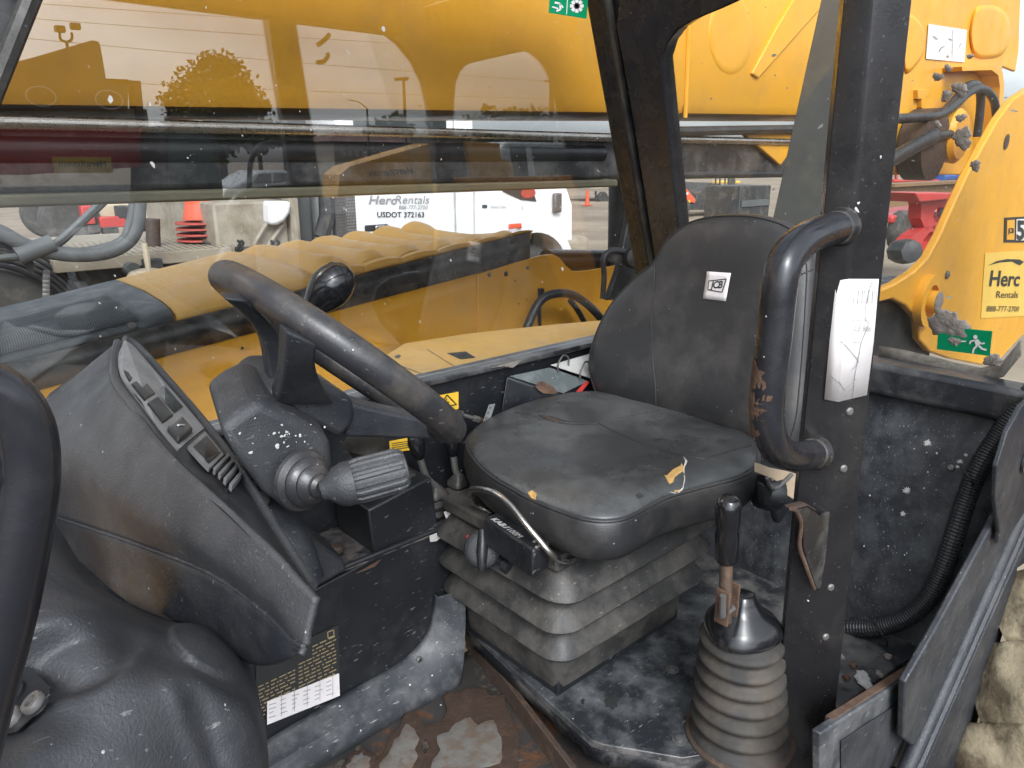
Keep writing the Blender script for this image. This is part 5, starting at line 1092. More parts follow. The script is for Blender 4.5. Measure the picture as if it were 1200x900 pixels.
# hood with wheel arch
arc = [(590, 330)] + [(626 + 38 * math.cos(math.radians(a)), 302 + 40 * math.sin(math.radians(a)) * 1.0) for a in range(200, 341, 14)] + [(664, 330)]
hood = [(557, 330), (557, 190), (600, 196), (640, 205), (664, 222), (670, 240), (670, 330), (664, 330)] + [(626 + 34 * math.cos(math.radians(a)), 304 + 34 * math.sin(math.radians(a))) for a in range(350, 189, -16)] + [(592, 330)]
m = MB(); m.prism([p6(x, y) for x, y in hood], (0, 2.2, 0)); m.build('bonnet', M['twhite'], TR, smooth=0)
A_ = [p6(626 + 42 * math.cos(math.radians(a)), 306 + 46 * math.sin(math.radians(a))) + Vector((0, -.05, 0)) for a in range(185, 356, 12)]
B_ = [p6(626 + 33 * math.cos(math.radians(a)), 306 + 34 * math.sin(math.radians(a))) + Vector((0, -.05, 0)) for a in range(185, 356, 12)]
m = MB(); band(m, A_, B_, (0, .12, 0)); m.build('wheel_arch', M['twhite'], TR, smooth=40)
wheel(TR, p6(628, 330) + Vector((0, .22, -.1)), .5, .3, .29, M['tyre2'], M['steel'], name='wheel')
m = MB(); c = p6(672, 290); m.bb((c.x - .2, TRY - .02, c.z - .18), (c.x + .28, TRY + .4, c.z + .12)); m.build('bumper_end', M['tan2'], TR, bevel=.08, bseg=4)
m = MB(); m.prism([p6(x, y) for x, y in ((578, 214), (622, 218), (628, 236), (610, 234), (590, 225))], (0, -.01, 0)); m.build('cowl_vent', M['tblack'], TR, smooth=0)
m = MB(); c = p6(618, 226) + Vector((0, -.015, 0)); m.add([c + Vector((.11 * math.cos(6.283 * k / 20), 0, .055 * math.sin(6.283 * k / 20))) for k in range(20)], [tuple(range(20))]); m.build('oval_emblem', M['conered'], TR, smooth=0)
m = MB(); c = p6(650, 237); m.bb((c.x - .05, TRY - .06, c.z - .11), (c.x + .06, TRY - .01, c.z + .10)); m.build('bonnet_latch', M['steel'], TR, bevel=.015)
m = MB(); m.bb((p6(591, 265).x, TRY - .08, p6(591, 268).z), (p6(606, 265).x, TRY - .06, p6(591, 262).z)); m.build('marker_lamp', M['orange'], TR, bevel=.01)
m = MB(); c0, c1 = p6(425, 262), p6(457, 272); m.bb((c0.x, TRY - .004, c1.z), (c1.x, TRY + .05, c0.z)); dh = m.build('door_handle', M['ink'], TR, bevel=.03)
m = MB(); m.bb((c0.x + .12, TRY - .03, c1.z + .02), (c1.x - .02, TRY - .012, c1.z + .07)); m.build('handle_bar', M['chrome'], dh, bevel=.01)
m = MB(); c0, c1 = p6(391, 230), p6(419, 288); m.bb((c0.x, TRY + .01, c1.z), (c1.x, TRY + .06, c0.z + .2)); ms_ = m.build('mesh_guard', M['bluegrey'], TR)
m = MB()
for k in range(14):
    x = c0.x + (c1.x - c0.x) * (k + .5) / 14; m.bb((x - .005, TRY - .004, c1.z), (x + .005, TRY + .008, c0.z + .2))
for k in range(24):
    z = c1.z + (c0.z + .2 - c1.z) * k / 24; m.bb((c0.x, TRY - .006, z - .005), (c1.x, TRY + .006, z + .005))
m.build('mesh_wires', M['steel'], TR, smooth=0, kind='stuff')
m = MB(); s7 = yp(TRY - .006)
tl = MB(); px_text(tl, 'Herc', 432, 239, 33, 10, s7, 0, .002); px_text(tl, 'Rentals', 463, 238.5, 40, 10, s7, 0, .002); tl.build('company_lettering', M['ink2'], TR, smooth=0)
tl = MB(); px_text(tl, 'phone', 467, 245, 34, 4.6, s7, 0, .002); tl.build('phone_lettering', M['ink2'], TR, smooth=0)
tl = MB(); px_text(tl, 'usdot', 442, 254.5, 55, 6.5, s7, 0, .002); tl.build('number_lettering', M['ink'], TR, smooth=0)
tl = MB(); px_text(tl, 'deliv', 575, 244, 18, 3.4, s7, 0, .002); tl.build('team_lettering', M['ink2'], TR, smooth=0)
tl = MB(); tl.add([s7(x, y) for x, y in ((565, 240), (571, 240), (571, 244), (565, 244))], [(0, 1, 2, 3)]); tl.build('truck_icon', M['ink'], TR, smooth=0)
# windscreen and roof, hidden behind the boom in the photo
m = MB(); m.bb((xc - .2, TRY + .15, 1.95), (xc + .05, TRY + 2.1, 2.6)); m.build('windscreen', M['glassd'], TR, bevel=.05)
m = MB(); m.bb((xa + .15, TRY - .006, 1.85), (xb - .1, TRY + .01, 2.5)); m.build('side_glass', M['glassd'], TR, bevel=.01)
# dark gap, air intake behind cab
m = MB(); m.bb((p6(356, 250).x, TRY + .25, .9), (p6(380, 250).x + .03, TRY + 2.1, 2.6)); m.build('rear_stack', M['bluegrey'], TR, bevel=.04)
m = MB(); m.tube(cr([p6(382, 225), p6(383, 250), p6(381, 262), p6(376, 278)], 5), .07, 10); m.build('intake_pipe', M['tblack'], TR)
# chassis and bed
x0 = p6(-160, 300).x
m = MB(); m.bb((x0, TRY + .2, .62), (xd - .4, TRY + .32, p6(100, 309).z)); fr_ = m.build('chassis_rail', M['tblack'], TR, bevel=.01)
m = MB(); m.bb((x0, TRY + 1.8, .62), (xd - .4, TRY + 1.92, p6(100, 309).z)); m.build('chassis_rail', M['tblack'], TR, bevel=.01)
dzk = p6(150, 303).z + .02
m = MB(); m.bb((p6(63, 300).x, TRY + .05, dzk - .09), (p6(275, 300).x, TRY + 2.0, dzk)); dkp = m.build('deck_plate', M['tread'], TR, bevel=.006)
for k in range(30):
    x = p6(63, 300).x + .03 + k * .052
    if x < p6(272, 300).x: m = MB(); m.prism([Vector((x, TRY + .06, dzk)), Vector((x + .026, TRY + .06, dzk)), Vector((x + .16, TRY + 1.2, dzk)), Vector((x + .134, TRY + 1.2, dzk))], (0, 0, .008)); m.build('tread_rib', M['tread'], dkp)
# tool cabinet on the bed
X1_, X2_ = p6(262, 280).x, p6(348, 280).x; zt_ = p6(300, 237).z
m = MB(); m.bb((X1_, TRY + .15, .98), (X2_, TRY + 1.9, zt_)); tcb = m.build('tool_cabinet', M['tan2'], TR, bevel=.02)
m = MB(); m.bb((X2_ + .004, TRY + .1, .9), (X2_ + .09, TRY + .25, zt_ + .3)); m.build('headboard_post', M['tan2'], TR, bevel=.01)
m = MB(); q = [(316, 236), (342, 236), (341, 250), (334, 260), (326, 264), (317, 264)]; m.prism([yp(TRY + .02)(x, y) for x, y in q], (0, .2, 0)); m.build('water_tank', M['twhite'], TR, bevel=.03)
m = MB(); m.tube([yp(TRY + .1)(332, 262), yp(TRY + .1)(313, 290)], .018, 8); m.build('cabinet_strut', M['tan2'], TR)
m = MB(); m.tube([yp(TRY + .1)(312, 262), yp(TRY + .1)(297, 288)], .018, 8); m.build('cabinet_strut', M['tan2'], TR)
m = MB(); a, b = yp(TRY + .1)(276, 292), yp(TRY + .1)(348, 290); m.tube([a, b], .02, 8); m.build('tie_rail', M['tblack'], TR)
for x in (279, 283, 318, 325):
    m = MB(); m.tube(cr([yp(TRY + .08)(x, 290), yp(TRY + .06)(x + 2, 284), yp(TRY + .06)(x - 1, 282)], 4), .012, 6); m.build('tie_hook', M['tblack'], TR)
m = MB(); m.tube([yp(TRY + .5)(180, 299), yp(TRY + .5)(179, 256)], .055, 14); m.lathe([(.1, 0), (.1, .03)], yp(TRY + .5)(180, 299), (0, 0, 1), 12); m.build('stake_post', M['rustedge'], TR)
m = MB(); m.tube([yp(TRY - .3)(169, 285), yp(TRY - .3)(172, 302), yp(TRY - .3)(176, 330)], [.02, .022, .016], 8); m.build('stake', M['beige'], TR)
m = MB(); c = yp(TRY - .1)(172, 322); m.ball(c, (.14, .1, .05), 12, 8); m.build('air_reservoir', M['beige'], TR)
m = MB(); c = yp(TRY + .05)(178, 312); m.box(c, (.14, .1, .12)); m.build('bracket', M['tblack'], TR, bevel=.01)
m = MB(); m.lathe([(.05, 0), (.05, .2)], yp(TRY - .05)(157, 316), (0, 1, 0), 16); m.build('frame_end', M['bluegrey'], TR)
m = MB(); m.prism([yp(TRY + .19)(x, y) for x, y in ((62, 330), (98, 328), (106, 340), (104, 352), (66, 356))], (0, -.06, 0)); sp_ = m.build('spring_hanger', M['bluegrey'], TR, bevel=.015)
m = MB(); m.lathe([(.05, 0), (.05, .02), (.03, .02), (.03, .0)], yp(TRY + .12)(77, 348), (0, -1, 0), 16); m.build('hanger_hole', M['ink'], TR)
for k in range(5):
    m = MB(); a = yp(TRY - .1)(50, 324 + k * 5.2); m.lathe([(.045, 0), (.05, .02), (.045, .04)], a, (1, -.2, -.25), 12); m.build('coupling_ring', M['steel'], TR)
tcn = yp(TRY + .1)(-12, 404)
wheel(TR, tcn, .53, .3, .29, M['tyre2'], M['steel'])
wheel(TR, tcn + Vector((-1.3, 0, 0)), .53, .3, .29, M['tyre2'], M['steel'])
for k in range(5):
    r = .56 + .035 * k; m = MB(); m.tube([tcn + Vector((r * math.cos(math.radians(a)), -.12 + .05 * k, r * math.sin(math.radians(a)))) for a in range(20, 121, 6)], .016, 8); m.build('fender_rib', M['tblack'], TR)
# hoses hanging over the bed
for pth, r in (([(-40, 258), (0, 272), (30, 288), (70, 297), (110, 298), (140, 290), (158, 272), (163, 240), (162, 200)], .05), ([(60, 298), (110, 293), (142, 282), (152, 262), (156, 238), (156, 200)], .03), ([(-30, 305), (10, 301), (40, 297), (66, 284), (85, 268), (108, 246), (130, 225)], .022), ([(-30, 300), (8, 303), (42, 299), (70, 286), (90, 268), (114, 246), (136, 225)], .018)):
    m = MB(); m.tube(cr([yp(TRY - .25)(x, y) for x, y in pth], 6), r, 12); m.build('air_hose', M['bluegrey'] if r > .02 else M['tblack'], TR, smooth=60)
m = MB(); m.tube([yp(TRY - .27)(20, 300), yp(TRY - .27)(62, 285)], .06, 12); m.build('hose_sleeve', M['bluegrey'], TR)
for k in range(4):
    m = MB(); m.tube(cr([yp(TRY - .2)(x, y + k * 4) for x, y in ((-30, 282), (0, 284), (25, 292), (38, 306))], 5), .016, 8); m.build('mudflap_rib', M['tblack'], TR)

# ---- traffic cones
def cone(base, r, h, label, group=None, ring=True):
    t = thing('traffic_cone', base, label, 'cone', group)
    m = MB(); m.lathe([(r * .62, .02), (r * .6, .04), (r * .34, h * .96), (r * .3, h), (.01, h)], base, (0, 0, 1), 24); m.build('cone_body', M['orange'], t, smooth=40)
    m = MB(); s_ = r; m.bb((base[0] - s_, base[1] - s_, base[2] + .001), (base[0] + s_, base[1] + s_, base[2] + .03)); m.build('cone_base', M['orange'], t, bevel=.01)
    return t
cb0 = yp(TRY + .55)(240, 296); cb0 = Vector((cb0.x, cb0.y, dzk + .008))
ct_ = thing('cone_stack', cb0, 'red cone stack with ringed bases on the truck bed', 'cone')
for k in range(4):
    z = cb0.z + .012 + k * .047; m = MB(); m.lathe([(.10, .0), (.21, .0), (.215, .004), (.21, .016), (.10, .018)], (cb0.x, cb0.y, z), (0, 0, 1), 14); m.build('cone_base', M['conered'], ct_, smooth=30)
hC = yp(TRY + .55)(240, 240).z + .06 - (cb0.z + .19)
m = MB(); m.lathe([(.145, 0), (.14, .02), (.105, hC * .9), (.10, hC), (.01, hC)], (cb0.x, cb0.y, cb0.z + .19), (0, 0, 1), 28); m.build('cone_body', M['orange'], ct_, smooth=40)
m = MB(); a = yp(TRY + .3)(238, 282); b = yp(TRY + .3)(262, 294); m.tube([a, b], .014, 6); m.build('tie_strap', M['steel'], ct_)
g = at(1015 / 3 * 0 + 688, 241, z=0); cone((g.x, g.y, 0), .19, .72, 'small orange cone standing on the dirt far behind the truck')
# ---- small red and beige boom machine beyond the truck
RB = at(140, 290, z=0); yR = 15.0
py_ = yp(yR)
RL = thing('rough_terrain_lift', (py_(140, 270).x, yR + .6, 0), 'red and beige wheeled lift parked on the dirt beyond the truck bed', 'lift')
wheel(RL, py_(82, 258), .48, .4, .26, M['tyre2'], M['beige']); wheel(RL, py_(202, 257), .48, .4, .26, M['tyre2'], M['beige'])
wheel(RL, py_(85, 256) + Vector((0, 1.8, 0)), .48, .4, .26, M['tyre2'], M['beige']); wheel(RL, py_(204, 256) + Vector((0, 1.8, 0)), .48, .4, .26, M['tyre2'], M['beige'])
a, b = py_(100, 262), py_(190, 236); m = MB(); m.bb((a.x, yR - .15, a.z), (b.x, yR + 1.6, b.z)); m.build('chassis', M['beige'], RL, bevel=.03)
for (x0_, y0_, x1_, y1_, mt) in ((92, 262, 103, 240, 'red'), (98, 272, 112, 262, 'tyre2'), (112, 266, 140, 252, 'red'), (116, 274, 132, 263, 'tyre2'), (120, 268, 130, 264, 'sticker'), (176, 264, 190, 240, 'red'), (186, 278, 196, 252, 'tyre2'), (132, 256, 146, 240, 'ink')):
    a, b = py_(x0_, y0_), py_(x1_, y1_); m = MB(); m.bb((a.x, yR - .35, a.z), (b.x, yR - .16, b.z)); m.build({'red': 'side_cover', 'tyre2': 'outrigger_pad', 'sticker': 'yellow_sticker', 'ink': 'control_unit'}[mt], M[mt], RL, bevel=.02)
for x in (138, 141, 152): m = MB(); m.lathe([(.06, 0), (.09, .03), (.05, .1), (.08, .12), (.02, .2)], py_(x, 262), (0, -.1, 1), 10); m.build('valve', M['steel'], RL)
# ---- flat trailer far right of truck
tr_y = 27.0; pt_ = yp(tr_y)
TL = thing('flat_trailer', (pt_(730, 230).x, tr_y, 0), 'low wooden flat trailer in the distance behind the pillar', 'trailer')
a, b = pt_(692, 222), pt_(770, 216); m = MB(); m.bb((a.x, tr_y, a.z), (b.x, tr_y + 2.2, b.z)); m.build('bed', M['tan2'], TL, bevel=.02)
for x in (703, 742): wheel(TL, pt_(x + 3, 233), .38, .25, .2, M['tyre2'], M['steel'], n=18)
m = MB(); m.tube([pt_(698, 224), pt_(699, 240)], .06, 8); m.build('landing_leg', M['tblack'], TL)
# ---- orange and black roller / forklift seen through the rear window
fy = 17.0; pf_ = yp(fy)
FK = thing('wheel_loader', (pf_(830, 240).x, fy + .6, 0), 'black loader with orange tail panel and pale wheel rim, seen through rear window', 'loader')
m = MB(); m.prism([pf_(x, y) for x, y in ((793, 236), (793, 214), (806, 222), (815, 233), (815, 238))], (0, 1.2, 0)); m.build('tail_panel', M['orange'], FK, bevel=.03)
m = MB(); m.prism([pf_(x, y) for x, y in ((792, 246), (792, 238), (814, 239), (818, 226), (832, 214), (846, 216), (852, 230), (866, 236), (866, 246))], (0, 1.2, 0)); m.build('body', M['tblack'], FK, bevel=.03)
wc_ = pf_(834, 237); wheel(FK, wc_ + Vector((0, -.2, 0)), .36, .3, .2, M['beige'], M['tblack'], n=24)
wheel(FK, pf_(800, 243) + Vector((0, 0, 0)), .3, .3, .16, M['tyre2'], M['tblack'], n=24)
for x in (838, 843, 849, 853): m = MB(); m.tube([pf_(x, 228), pf_(x + 1, 204)], .035, 6); m.build('guard_post', M['tblack'], FK)
a, b = pf_(793, 238.5), pf_(808, 234.5); m = MB(); m.bb((a.x, fy - .03, a.z), (b.x, fy - .01, b.z)); m.build('yellow_strip', M['sticker'], FK)
a, b = pf_(795, 228.5), pf_(806, 225.5); m = MB(); m.bb((a.x, fy - .03, a.z), (b.x, fy - .01, b.z)); m.build('badge', M['twhite'], FK)
by = 9.0; pb2 = yp(by)
a, b = pb2(866, 248), pb2(904, 217); BXo = thing('pallet_crate', ((a.x + b.x) / 2, by, 0), 'dark crate of machine parts standing behind the seat back', 'crate')
m = MB(); m.bb((a.x, by, 0), (b.x, by + .9, b.z)); m.build('crate_box', M['tblack'], BXo, bevel=.02)
for k in range(3):
    m = MB(); z = .2 + k * (b.z - .2) / 3; m.bb((a.x + .05, by - .03, z), (b.x - .05, by - .006, z + .14)); m.build('slat', M['bluegrey'], BXo)
# dirt bank / row of parked yellow machine far away
gy = 34.0; pg = yp(gy)
YM = thing('yellow_forklift', (pg(862, 220).x, gy, 0), 'distant yellow machine beside the black loader', 'forklift')
m = MB(); a, b = pg(852, 232), pg(868, 212); m.bb((a.x, gy, .3), (b.x, gy + 1.5, b.z)); m.build('body', M['sticker'], YM, bevel=.05)
wheel(YM, (a.x + .3, gy - .1, .4), .4, .3, .2, M['tyre2'], M['steel'], n=16)
# ---- red machinery at the right, beyond the tower
ry = 2.35; pr_ = yp(ry)
RG = thing('red_outrigger', (pr_(1090, 300).x, ry, 0), 'red steel outrigger casting with two holes behind the tower', 'outrigger')
def holed(pts, holes, vec, plane, name, mat, par):
    mm = MB(); mm.prism([plane(*q) for q in pts], vec); return mm.build(name, mat, par, bevel=.006)
lf = [(1062, 300), (1058, 290), (1068, 278), (1078, 262), (1080, 240), (1076, 234), (1075, 227), (1124, 227), (1126, 238), (1120, 252), (1110, 276), (1104, 294), (1084, 300)]
def frame_from(outer, inner, vec, plane, name, mat, par):
    n = len(outer); A = [plane(*q) for q in outer]; B = [plane(*q) for q in inner]; mm = MB(); band(mm, A + A[:1], B + B[:1], vec); return mm.build(name, mat, par, smooth=0)
def ell(cx, cy, rx, ry_, n, a0=0): return [(cx + rx * math.cos(a0 + 6.283 * k / n), cy + ry_ * math.sin(a0 + 6.283 * k / n)) for k in range(n)]
up_o = [(1126, 230), (1122, 250), (1112, 270), (1098, 272), (1084, 268), (1079, 256), (1080, 240), (1075, 228), (1100, 225)]
up_i = [(1113, 246), (1112, 254), (1106, 260), (1101, 262), (1096, 260), (1094, 254), (1095, 247), (1099, 243), (1106, 243)]
frame_from(up_o, up_i, (0, .10, 0), pr_, 'upper_web', M['red'], RG)
lo_o = [(1112, 268), (1108, 286), (1098, 298), (1076, 306), (1062, 300), (1060, 288), (1070, 276), (1084, 266), (1098, 264)]
lo_i = [(1094, 275), (1093, 283), (1088, 291), (1082, 295), (1079, 294), (1079, 289), (1083, 280), (1089, 273), (1093, 271)]
frame_from(lo_o, lo_i, (0, .10, 0), pr_, 'lower_web', M['red'], RG)
m = MB(); m.prism([yp(ry - .12)(x, y) for x, y in ((1073, 226), (1126, 226), (1128, 232), (1078, 237))], (0, .4, 0)); m.build('top_flange', M['red'], RG, bevel=.01)
m = MB(); m.lathe([(.09, -.1), (.10, .0), (.09, .1), (.02, .12)], pr_(1052, 294) + Vector((0, -.05, 0)), (-.6, -.8, .1), 8); m.build('hub', M['tblack'], RG)
m = MB(); m.lathe([(.05, 0), (.05, .05)], pr_(1103, 250), (0, -1, 0), 12); m.build('pin', M['bluegrey'], RG)
bwy = 3.1; pbw = yp(bwy)
M['wood'] = paint('brown_beam', (.2, .115, .055), .6, dirt=(.1, .06, .035), damt=.6, dscale=3, bump=.1)
a, b = pbw(1035, 244), pbw(1140, 218)
BW = thing('steel_beam', (a.x, bwy, 0), 'brown painted steel beam lying across behind the red outrigger', 'beam')
m = MB(); m.bb((a.x, bwy, a.z), (b.x + 3, bwy + .02, pbw(1040, 219).z)); m.build('web', M['wood'], BW)
m = MB(); m.bb((a.x, bwy - .08, pbw(1040, 219).z), (b.x + 3, bwy + .1, pbw(1040, 219).z + .03)); m.build('flange', M['wood'], BW)
for x in (b.x + .8, b.x + 2.5): m = MB(); m.bb((x, bwy - .06, 0), (x + .12, bwy + .08, a.z)); m.build('trestle_leg', M['wood'], BW)
ly = 4.6; pl7 = yp(ly)
SL = thing('scissor_lift', (pl7(1090, 215).x, ly, 0), 'red railed platform lift in the row behind the beam', 'lift')
for yv in (203, 212, 217): m = MB(); m.tube([pl7(1046, yv), pl7(1145, yv)], .025, 8); m.build('guard_rail', M['red'], SL)
for k in range(7):
    x = 1050 + k * 14; m = MB(); m.tube([pl7(x, 200), pl7(x, 222)], .022, 6); m.build('rail_post', M['red'], SL)
a, b = pl7(1046, 262), pl7(1140, 242); m = MB(); m.bb((a.x, ly, a.z), (b.x, ly + 1.0, b.z)); m.build('base', M['red'], SL, bevel=.03)
for k, x in enumerate((1054, 1094)): a, b = pl7(x, 256), pl7(x + 10, 247); m = MB(); m.bb((a.x, ly - .02, a.z), (b.x, ly - .006, b.z)); m.build('vent', M['tblack'], SL)
m = MB(); m.tube([pl7(1100, 207), pl7(1128, 204)], .09, 10); m.build('blue_drum', paint('blue_paint', (.03, .1, .32), .5, bump=0), SL)
for x in (1055, 1135): wheel(SL, pl7(x, 270), .3, .2, .15, M['tyre2'], M['steel'], n=16)
WA = thing('work_platform', (pl7(1070, 200).x * 1.6, ly * 1.6, 0), 'pale grey platform rails in the far row', 'platform')
pq8 = yp(ly * 1.6)
for yv in (192, 198, 203): m = MB(); m.tube([pq8(1040, yv), pq8(1150, yv)], .03, 6); m.build('guard_rail', M['bluegrey'], WA)
for x in (1044, 1062, 1080, 1098, 1116, 1134): m = MB(); m.tube([pq8(x, 190), pq8(x, 225)], .03, 6); m.build('rail_post', M['bluegrey'], WA)
for i, (x, w_) in enumerate(((1044, 14), (1066, 18), (1090, 12))): a = pq8(x, 201); b = pq8(x + w_, 194); m = MB(); m.bb((a.x, ly * 1.6 + .1, a.z), (b.x, ly * 1.6 + .6, b.z)); m.build('tool_bin', M['twhite'] if i % 2 else M['orange'], WA, bevel=.03)

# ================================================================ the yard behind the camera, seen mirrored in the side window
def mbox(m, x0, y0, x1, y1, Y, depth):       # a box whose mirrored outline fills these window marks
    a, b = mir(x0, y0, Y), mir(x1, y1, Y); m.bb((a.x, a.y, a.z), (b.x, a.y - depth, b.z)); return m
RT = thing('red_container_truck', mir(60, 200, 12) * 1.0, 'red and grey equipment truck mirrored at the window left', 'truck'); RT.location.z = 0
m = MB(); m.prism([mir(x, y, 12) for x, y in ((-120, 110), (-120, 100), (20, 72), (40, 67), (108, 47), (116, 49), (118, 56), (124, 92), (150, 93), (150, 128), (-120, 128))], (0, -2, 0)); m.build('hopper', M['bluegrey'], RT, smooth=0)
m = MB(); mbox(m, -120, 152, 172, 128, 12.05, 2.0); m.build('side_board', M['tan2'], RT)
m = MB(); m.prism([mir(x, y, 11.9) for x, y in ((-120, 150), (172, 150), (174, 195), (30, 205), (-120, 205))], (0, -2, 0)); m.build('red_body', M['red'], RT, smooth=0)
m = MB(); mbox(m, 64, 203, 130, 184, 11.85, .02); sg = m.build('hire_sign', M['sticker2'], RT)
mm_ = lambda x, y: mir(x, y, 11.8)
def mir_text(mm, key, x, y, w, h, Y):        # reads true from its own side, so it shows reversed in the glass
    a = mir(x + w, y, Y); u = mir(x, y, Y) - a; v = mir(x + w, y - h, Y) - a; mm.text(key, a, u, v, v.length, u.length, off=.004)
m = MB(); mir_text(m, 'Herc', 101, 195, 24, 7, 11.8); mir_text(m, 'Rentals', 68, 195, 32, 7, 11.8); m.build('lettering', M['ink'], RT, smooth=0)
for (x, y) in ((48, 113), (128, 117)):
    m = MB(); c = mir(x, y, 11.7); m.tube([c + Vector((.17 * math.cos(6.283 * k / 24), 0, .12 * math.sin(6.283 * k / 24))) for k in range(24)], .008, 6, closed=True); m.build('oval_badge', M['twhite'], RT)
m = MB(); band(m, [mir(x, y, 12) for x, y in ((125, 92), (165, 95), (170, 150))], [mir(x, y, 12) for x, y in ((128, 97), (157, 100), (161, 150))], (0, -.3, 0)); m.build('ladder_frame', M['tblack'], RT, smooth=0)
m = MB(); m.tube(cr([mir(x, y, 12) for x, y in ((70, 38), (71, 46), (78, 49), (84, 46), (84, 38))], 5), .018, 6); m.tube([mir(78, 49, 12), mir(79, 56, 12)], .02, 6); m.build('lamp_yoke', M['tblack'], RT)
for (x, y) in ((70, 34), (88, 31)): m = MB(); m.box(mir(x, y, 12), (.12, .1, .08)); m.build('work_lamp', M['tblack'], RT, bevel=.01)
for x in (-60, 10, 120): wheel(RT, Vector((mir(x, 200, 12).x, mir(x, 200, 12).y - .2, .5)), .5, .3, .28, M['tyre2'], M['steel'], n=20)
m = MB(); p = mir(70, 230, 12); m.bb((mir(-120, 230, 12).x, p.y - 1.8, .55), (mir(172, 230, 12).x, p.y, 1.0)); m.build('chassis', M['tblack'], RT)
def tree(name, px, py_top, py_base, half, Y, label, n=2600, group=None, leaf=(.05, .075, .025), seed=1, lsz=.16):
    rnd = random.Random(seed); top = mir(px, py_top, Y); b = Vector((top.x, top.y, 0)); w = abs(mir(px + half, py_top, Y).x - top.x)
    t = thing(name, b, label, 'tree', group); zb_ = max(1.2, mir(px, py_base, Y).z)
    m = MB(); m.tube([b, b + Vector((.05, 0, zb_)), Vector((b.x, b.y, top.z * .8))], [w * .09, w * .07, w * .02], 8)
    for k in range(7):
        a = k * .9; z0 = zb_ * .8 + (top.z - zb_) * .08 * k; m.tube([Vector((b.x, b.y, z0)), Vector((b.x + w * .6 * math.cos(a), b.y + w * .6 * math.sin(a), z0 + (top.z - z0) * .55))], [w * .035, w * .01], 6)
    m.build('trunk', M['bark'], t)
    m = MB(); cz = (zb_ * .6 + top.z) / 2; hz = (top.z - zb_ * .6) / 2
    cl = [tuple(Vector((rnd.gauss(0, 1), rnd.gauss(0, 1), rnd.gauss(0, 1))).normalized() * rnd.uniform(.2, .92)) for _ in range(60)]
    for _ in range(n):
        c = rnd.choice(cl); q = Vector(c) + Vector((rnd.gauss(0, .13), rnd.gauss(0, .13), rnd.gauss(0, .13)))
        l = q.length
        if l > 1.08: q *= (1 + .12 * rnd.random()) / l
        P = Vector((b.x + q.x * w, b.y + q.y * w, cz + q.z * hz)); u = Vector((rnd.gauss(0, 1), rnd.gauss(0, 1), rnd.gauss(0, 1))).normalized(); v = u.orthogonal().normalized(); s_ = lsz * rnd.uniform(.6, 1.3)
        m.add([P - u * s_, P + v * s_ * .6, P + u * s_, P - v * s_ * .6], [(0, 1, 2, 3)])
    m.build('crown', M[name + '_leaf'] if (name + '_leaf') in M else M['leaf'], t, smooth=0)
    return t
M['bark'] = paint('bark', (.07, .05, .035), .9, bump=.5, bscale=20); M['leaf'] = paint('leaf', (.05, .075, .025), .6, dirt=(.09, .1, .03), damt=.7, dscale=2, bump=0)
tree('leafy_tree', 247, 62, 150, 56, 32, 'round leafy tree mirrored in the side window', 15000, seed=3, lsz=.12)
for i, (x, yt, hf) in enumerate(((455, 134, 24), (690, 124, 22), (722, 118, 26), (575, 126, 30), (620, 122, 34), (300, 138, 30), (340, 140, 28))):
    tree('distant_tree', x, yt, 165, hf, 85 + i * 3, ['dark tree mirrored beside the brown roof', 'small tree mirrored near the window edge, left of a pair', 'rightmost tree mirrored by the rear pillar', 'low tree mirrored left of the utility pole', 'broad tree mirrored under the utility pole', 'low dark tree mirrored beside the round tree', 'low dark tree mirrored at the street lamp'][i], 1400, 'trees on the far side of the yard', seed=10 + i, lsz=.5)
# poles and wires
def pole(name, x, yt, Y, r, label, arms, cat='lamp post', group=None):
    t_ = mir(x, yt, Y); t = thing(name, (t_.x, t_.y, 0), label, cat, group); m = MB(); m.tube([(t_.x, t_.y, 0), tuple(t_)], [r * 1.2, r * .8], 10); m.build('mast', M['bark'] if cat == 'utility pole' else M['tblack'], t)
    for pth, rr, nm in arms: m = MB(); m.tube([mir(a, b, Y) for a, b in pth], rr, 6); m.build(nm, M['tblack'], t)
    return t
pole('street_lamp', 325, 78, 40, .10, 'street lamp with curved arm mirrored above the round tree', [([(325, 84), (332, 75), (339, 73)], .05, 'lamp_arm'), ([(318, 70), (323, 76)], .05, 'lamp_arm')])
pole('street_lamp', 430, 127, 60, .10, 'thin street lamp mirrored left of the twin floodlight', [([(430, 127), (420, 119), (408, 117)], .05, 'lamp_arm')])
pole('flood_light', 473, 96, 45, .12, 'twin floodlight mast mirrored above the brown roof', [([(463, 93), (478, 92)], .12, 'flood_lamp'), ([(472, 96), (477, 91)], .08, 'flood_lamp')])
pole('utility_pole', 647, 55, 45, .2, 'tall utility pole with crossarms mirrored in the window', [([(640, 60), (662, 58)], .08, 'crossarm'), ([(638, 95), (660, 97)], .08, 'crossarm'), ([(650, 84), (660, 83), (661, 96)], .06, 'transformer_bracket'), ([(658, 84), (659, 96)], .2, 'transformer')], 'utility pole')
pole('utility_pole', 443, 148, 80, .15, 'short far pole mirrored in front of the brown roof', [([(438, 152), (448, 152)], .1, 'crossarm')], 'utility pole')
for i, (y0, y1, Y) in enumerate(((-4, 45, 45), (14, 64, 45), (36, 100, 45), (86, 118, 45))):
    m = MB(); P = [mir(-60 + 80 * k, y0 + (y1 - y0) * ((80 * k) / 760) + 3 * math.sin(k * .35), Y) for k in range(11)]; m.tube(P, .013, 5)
    tag(m.build('power_line', M['ink']), ['uppermost power line mirrored across the sky', 'second power line from the top mirrored in the window', 'third power line, dropping steeply to the utility pole', 'lowest power line mirrored in the window'][i], 'power line', 'power lines')
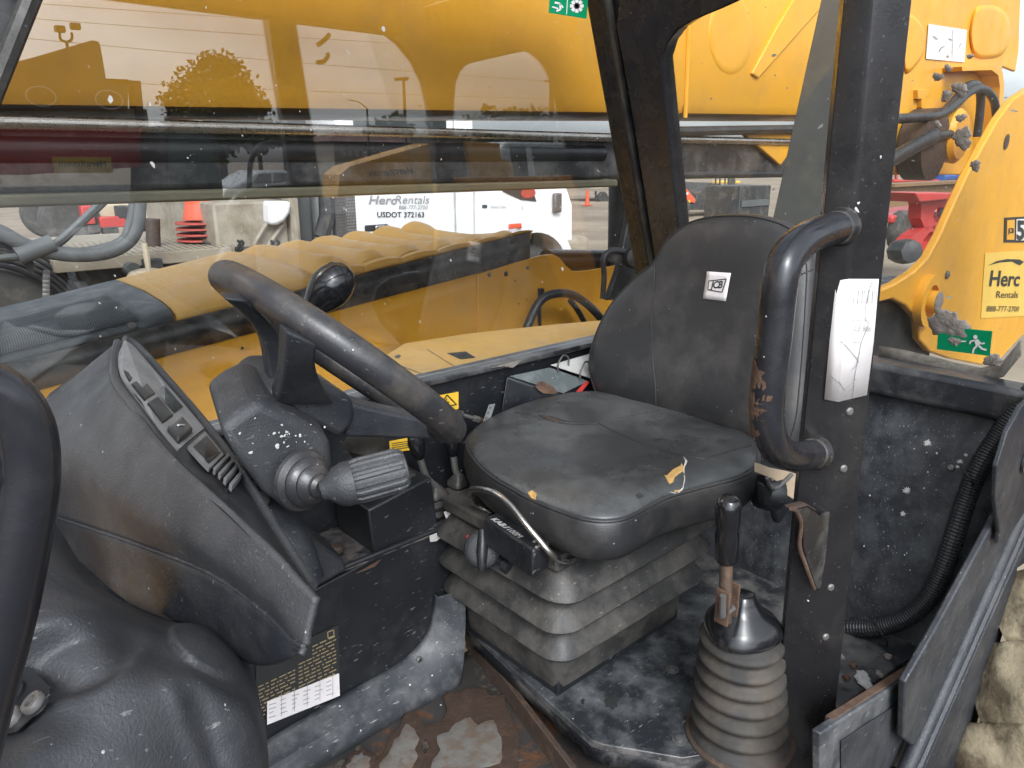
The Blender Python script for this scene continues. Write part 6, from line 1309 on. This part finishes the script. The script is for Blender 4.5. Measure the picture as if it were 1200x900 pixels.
# brown-roofed building
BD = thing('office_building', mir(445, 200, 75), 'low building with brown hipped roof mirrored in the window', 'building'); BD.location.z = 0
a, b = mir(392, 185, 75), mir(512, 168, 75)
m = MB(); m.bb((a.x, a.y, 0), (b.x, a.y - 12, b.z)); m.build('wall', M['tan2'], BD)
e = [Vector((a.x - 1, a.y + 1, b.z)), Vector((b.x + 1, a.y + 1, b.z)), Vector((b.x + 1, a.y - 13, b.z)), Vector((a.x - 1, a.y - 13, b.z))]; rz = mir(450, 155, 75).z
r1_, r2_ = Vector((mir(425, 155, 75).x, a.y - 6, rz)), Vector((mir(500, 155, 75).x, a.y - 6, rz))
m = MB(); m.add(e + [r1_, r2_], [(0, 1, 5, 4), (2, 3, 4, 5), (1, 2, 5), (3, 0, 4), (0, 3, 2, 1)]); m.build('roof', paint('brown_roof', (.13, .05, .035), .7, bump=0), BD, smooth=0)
for k in range(4): x = 400 + k * 8; p, q = mir(x, 184, 74.9), mir(x + 5, 176, 74.9); m = MB(); m.bb((p.x, p.y, p.z), (q.x, p.y - .1, q.z)); m.build('window', M['beige'], BD)
# yellow boom lift
YL = thing('boom_lift', mir(460, 220, 10), 'yellow boom lift arm mirrored across the window middle', 'boom lift'); YL.location.z = 0
m = MB(); m.prism([mir(x, y, 10) for x, y in ((396, 232), (398, 205), (410, 195), (505, 168), (512, 176), (508, 222), (470, 228))], (0, -.5, 0)); m.build('boom_arm', M['yellow'], YL, smooth=0)
m = MB(); mir_text(m, 'Herc', 462, 204, 22, 8, 9.95); mir_text(m, 'Rentals', 432, 206, 30, 8, 9.95); m.build('lettering', M['ink'], YL, smooth=0)
m = MB(); m.prism([mir(x, y, 10) for x, y in ((546, 165), (585, 168), (588, 186), (600, 190), (604, 220), (556, 224))], (0, -.8, 0)); m.build('counterweight', M['yellow'], YL, smooth=0)
m = MB(); mbox(m, 508, 228, 552, 160, 10.1, .6); m.build('turret', M['tblack'], YL)
m = MB(); p = mir(480, 250, 10); m.bb((mir(400, 250, 10).x, p.y - 1.5, .3), (mir(600, 250, 10).x, p.y, 1.3)); m.build('chassis', M['tblack'], YL)
for x in (420, 580): q = mir(x, 250, 10); wheel(YL, Vector((q.x, q.y + .1, .5)), .5, .35, .25, M['tyre2'], M['beige'], n=20)
# white truck cab
WT = thing('white_cab_truck', mir(640, 220, 14), 'white truck cab with wide windscreen mirrored at right', 'truck'); WT.location.z = 0
m = MB(); m.prism([mir(x, y, 14) for x, y in ((585, 260), (588, 172), (596, 166), (680, 168), (694, 180), (704, 260))], (0, -2, 0)); m.build('cab', M['twhite'], WT, bevel=.05)
m = MB(); m.prism([mir(x, y, 13.97) for x, y in ((623, 172), (678, 174), (692, 186), (696, 212), (630, 213))], (0, -.02, 0)); m.build('windscreen', M['glassd'], WT, smooth=0)
m = MB(); m.prism([mir(x, y, 13.97) for x, y in ((598, 172), (616, 172), (620, 210), (602, 208))], (0, -.02, 0)); m.build('side_glass', M['glassd'], WT, smooth=0)
for x in (600, 690): q = mir(x, 250, 14); wheel(WT, Vector((q.x, q.y, .5)), .5, .35, .25, M['tyre2'], M['steel'], n=20)
# dark cabbed machine
DM = thing('excavator', mir(230, 210, 11), 'dark excavator cab with tinted panes mirrored beside the red truck', 'excavator'); DM.location.z = 0
m = MB(); m.prism([mir(x, y, 11) for x, y in ((188, 240), (190, 152), (200, 146), (246, 146), (254, 165), (262, 220), (262, 240))], (0, -1.4, 0)); m.build('cab', M['tblack'], DM, bevel=.03)
m = MB(); m.prism([mir(x, y, 10.97) for x, y in ((196, 216), (198, 156), (206, 150), (242, 150), (248, 166), (256, 214))], (0, -.02, 0)); m.build('pane', paint('tinted_pane', (.07, .11, .10), .1, bump=0), DM, smooth=0)
m = MB(); q = mir(225, 240, 11); m.bb((mir(180, 240, 11).x, q.y - 2, .2), (mir(300, 240, 11).x, q.y, 1.2)); m.build('track', M['tblack'], DM, bevel=.2)
m = MB(); m.tube(cr([mir(x, y, 11) for x, y in ((292, 225), (294, 190), (304, 172), (322, 168), (340, 176), (346, 215))], 6), .04, 8); m.build('guard_hoop', M['tblack'], DM)
# white car
CR = thing('parked_car', mir(305, 230, 22), 'white parked car mirrored below the street lamp', 'car'); CR.location.z = 0
m = MB(); prof = [(262, 232), (264, 222), (280, 217), (294, 206), (308, 200), (338, 200), (350, 206), (356, 218), (356, 232)]
m.prism([mir(x, y, 22) for x, y in prof], (0, -1.7, 0)); m.build('body', M['twhite'], CR, bevel=.06)
m = MB(); m.prism([mir(x, y, 21.97) for x, y in ((297, 214), (304, 204), (318, 203), (318, 214))], (0, -.02, 0)); m.build('window', M['glassd'], CR, smooth=0)
m = MB(); m.prism([mir(x, y, 21.97) for x, y in ((321, 214), (321, 203), (338, 203), (346, 213))], (0, -.02, 0)); m.build('window', M['glassd'], CR, smooth=0)
for x in (276, 338): q = mir(x, 230, 22); wheel(CR, Vector((q.x, q.y - .1, .33)), .33, .2, .18, M['tyre2'], M['steel'], n=18)
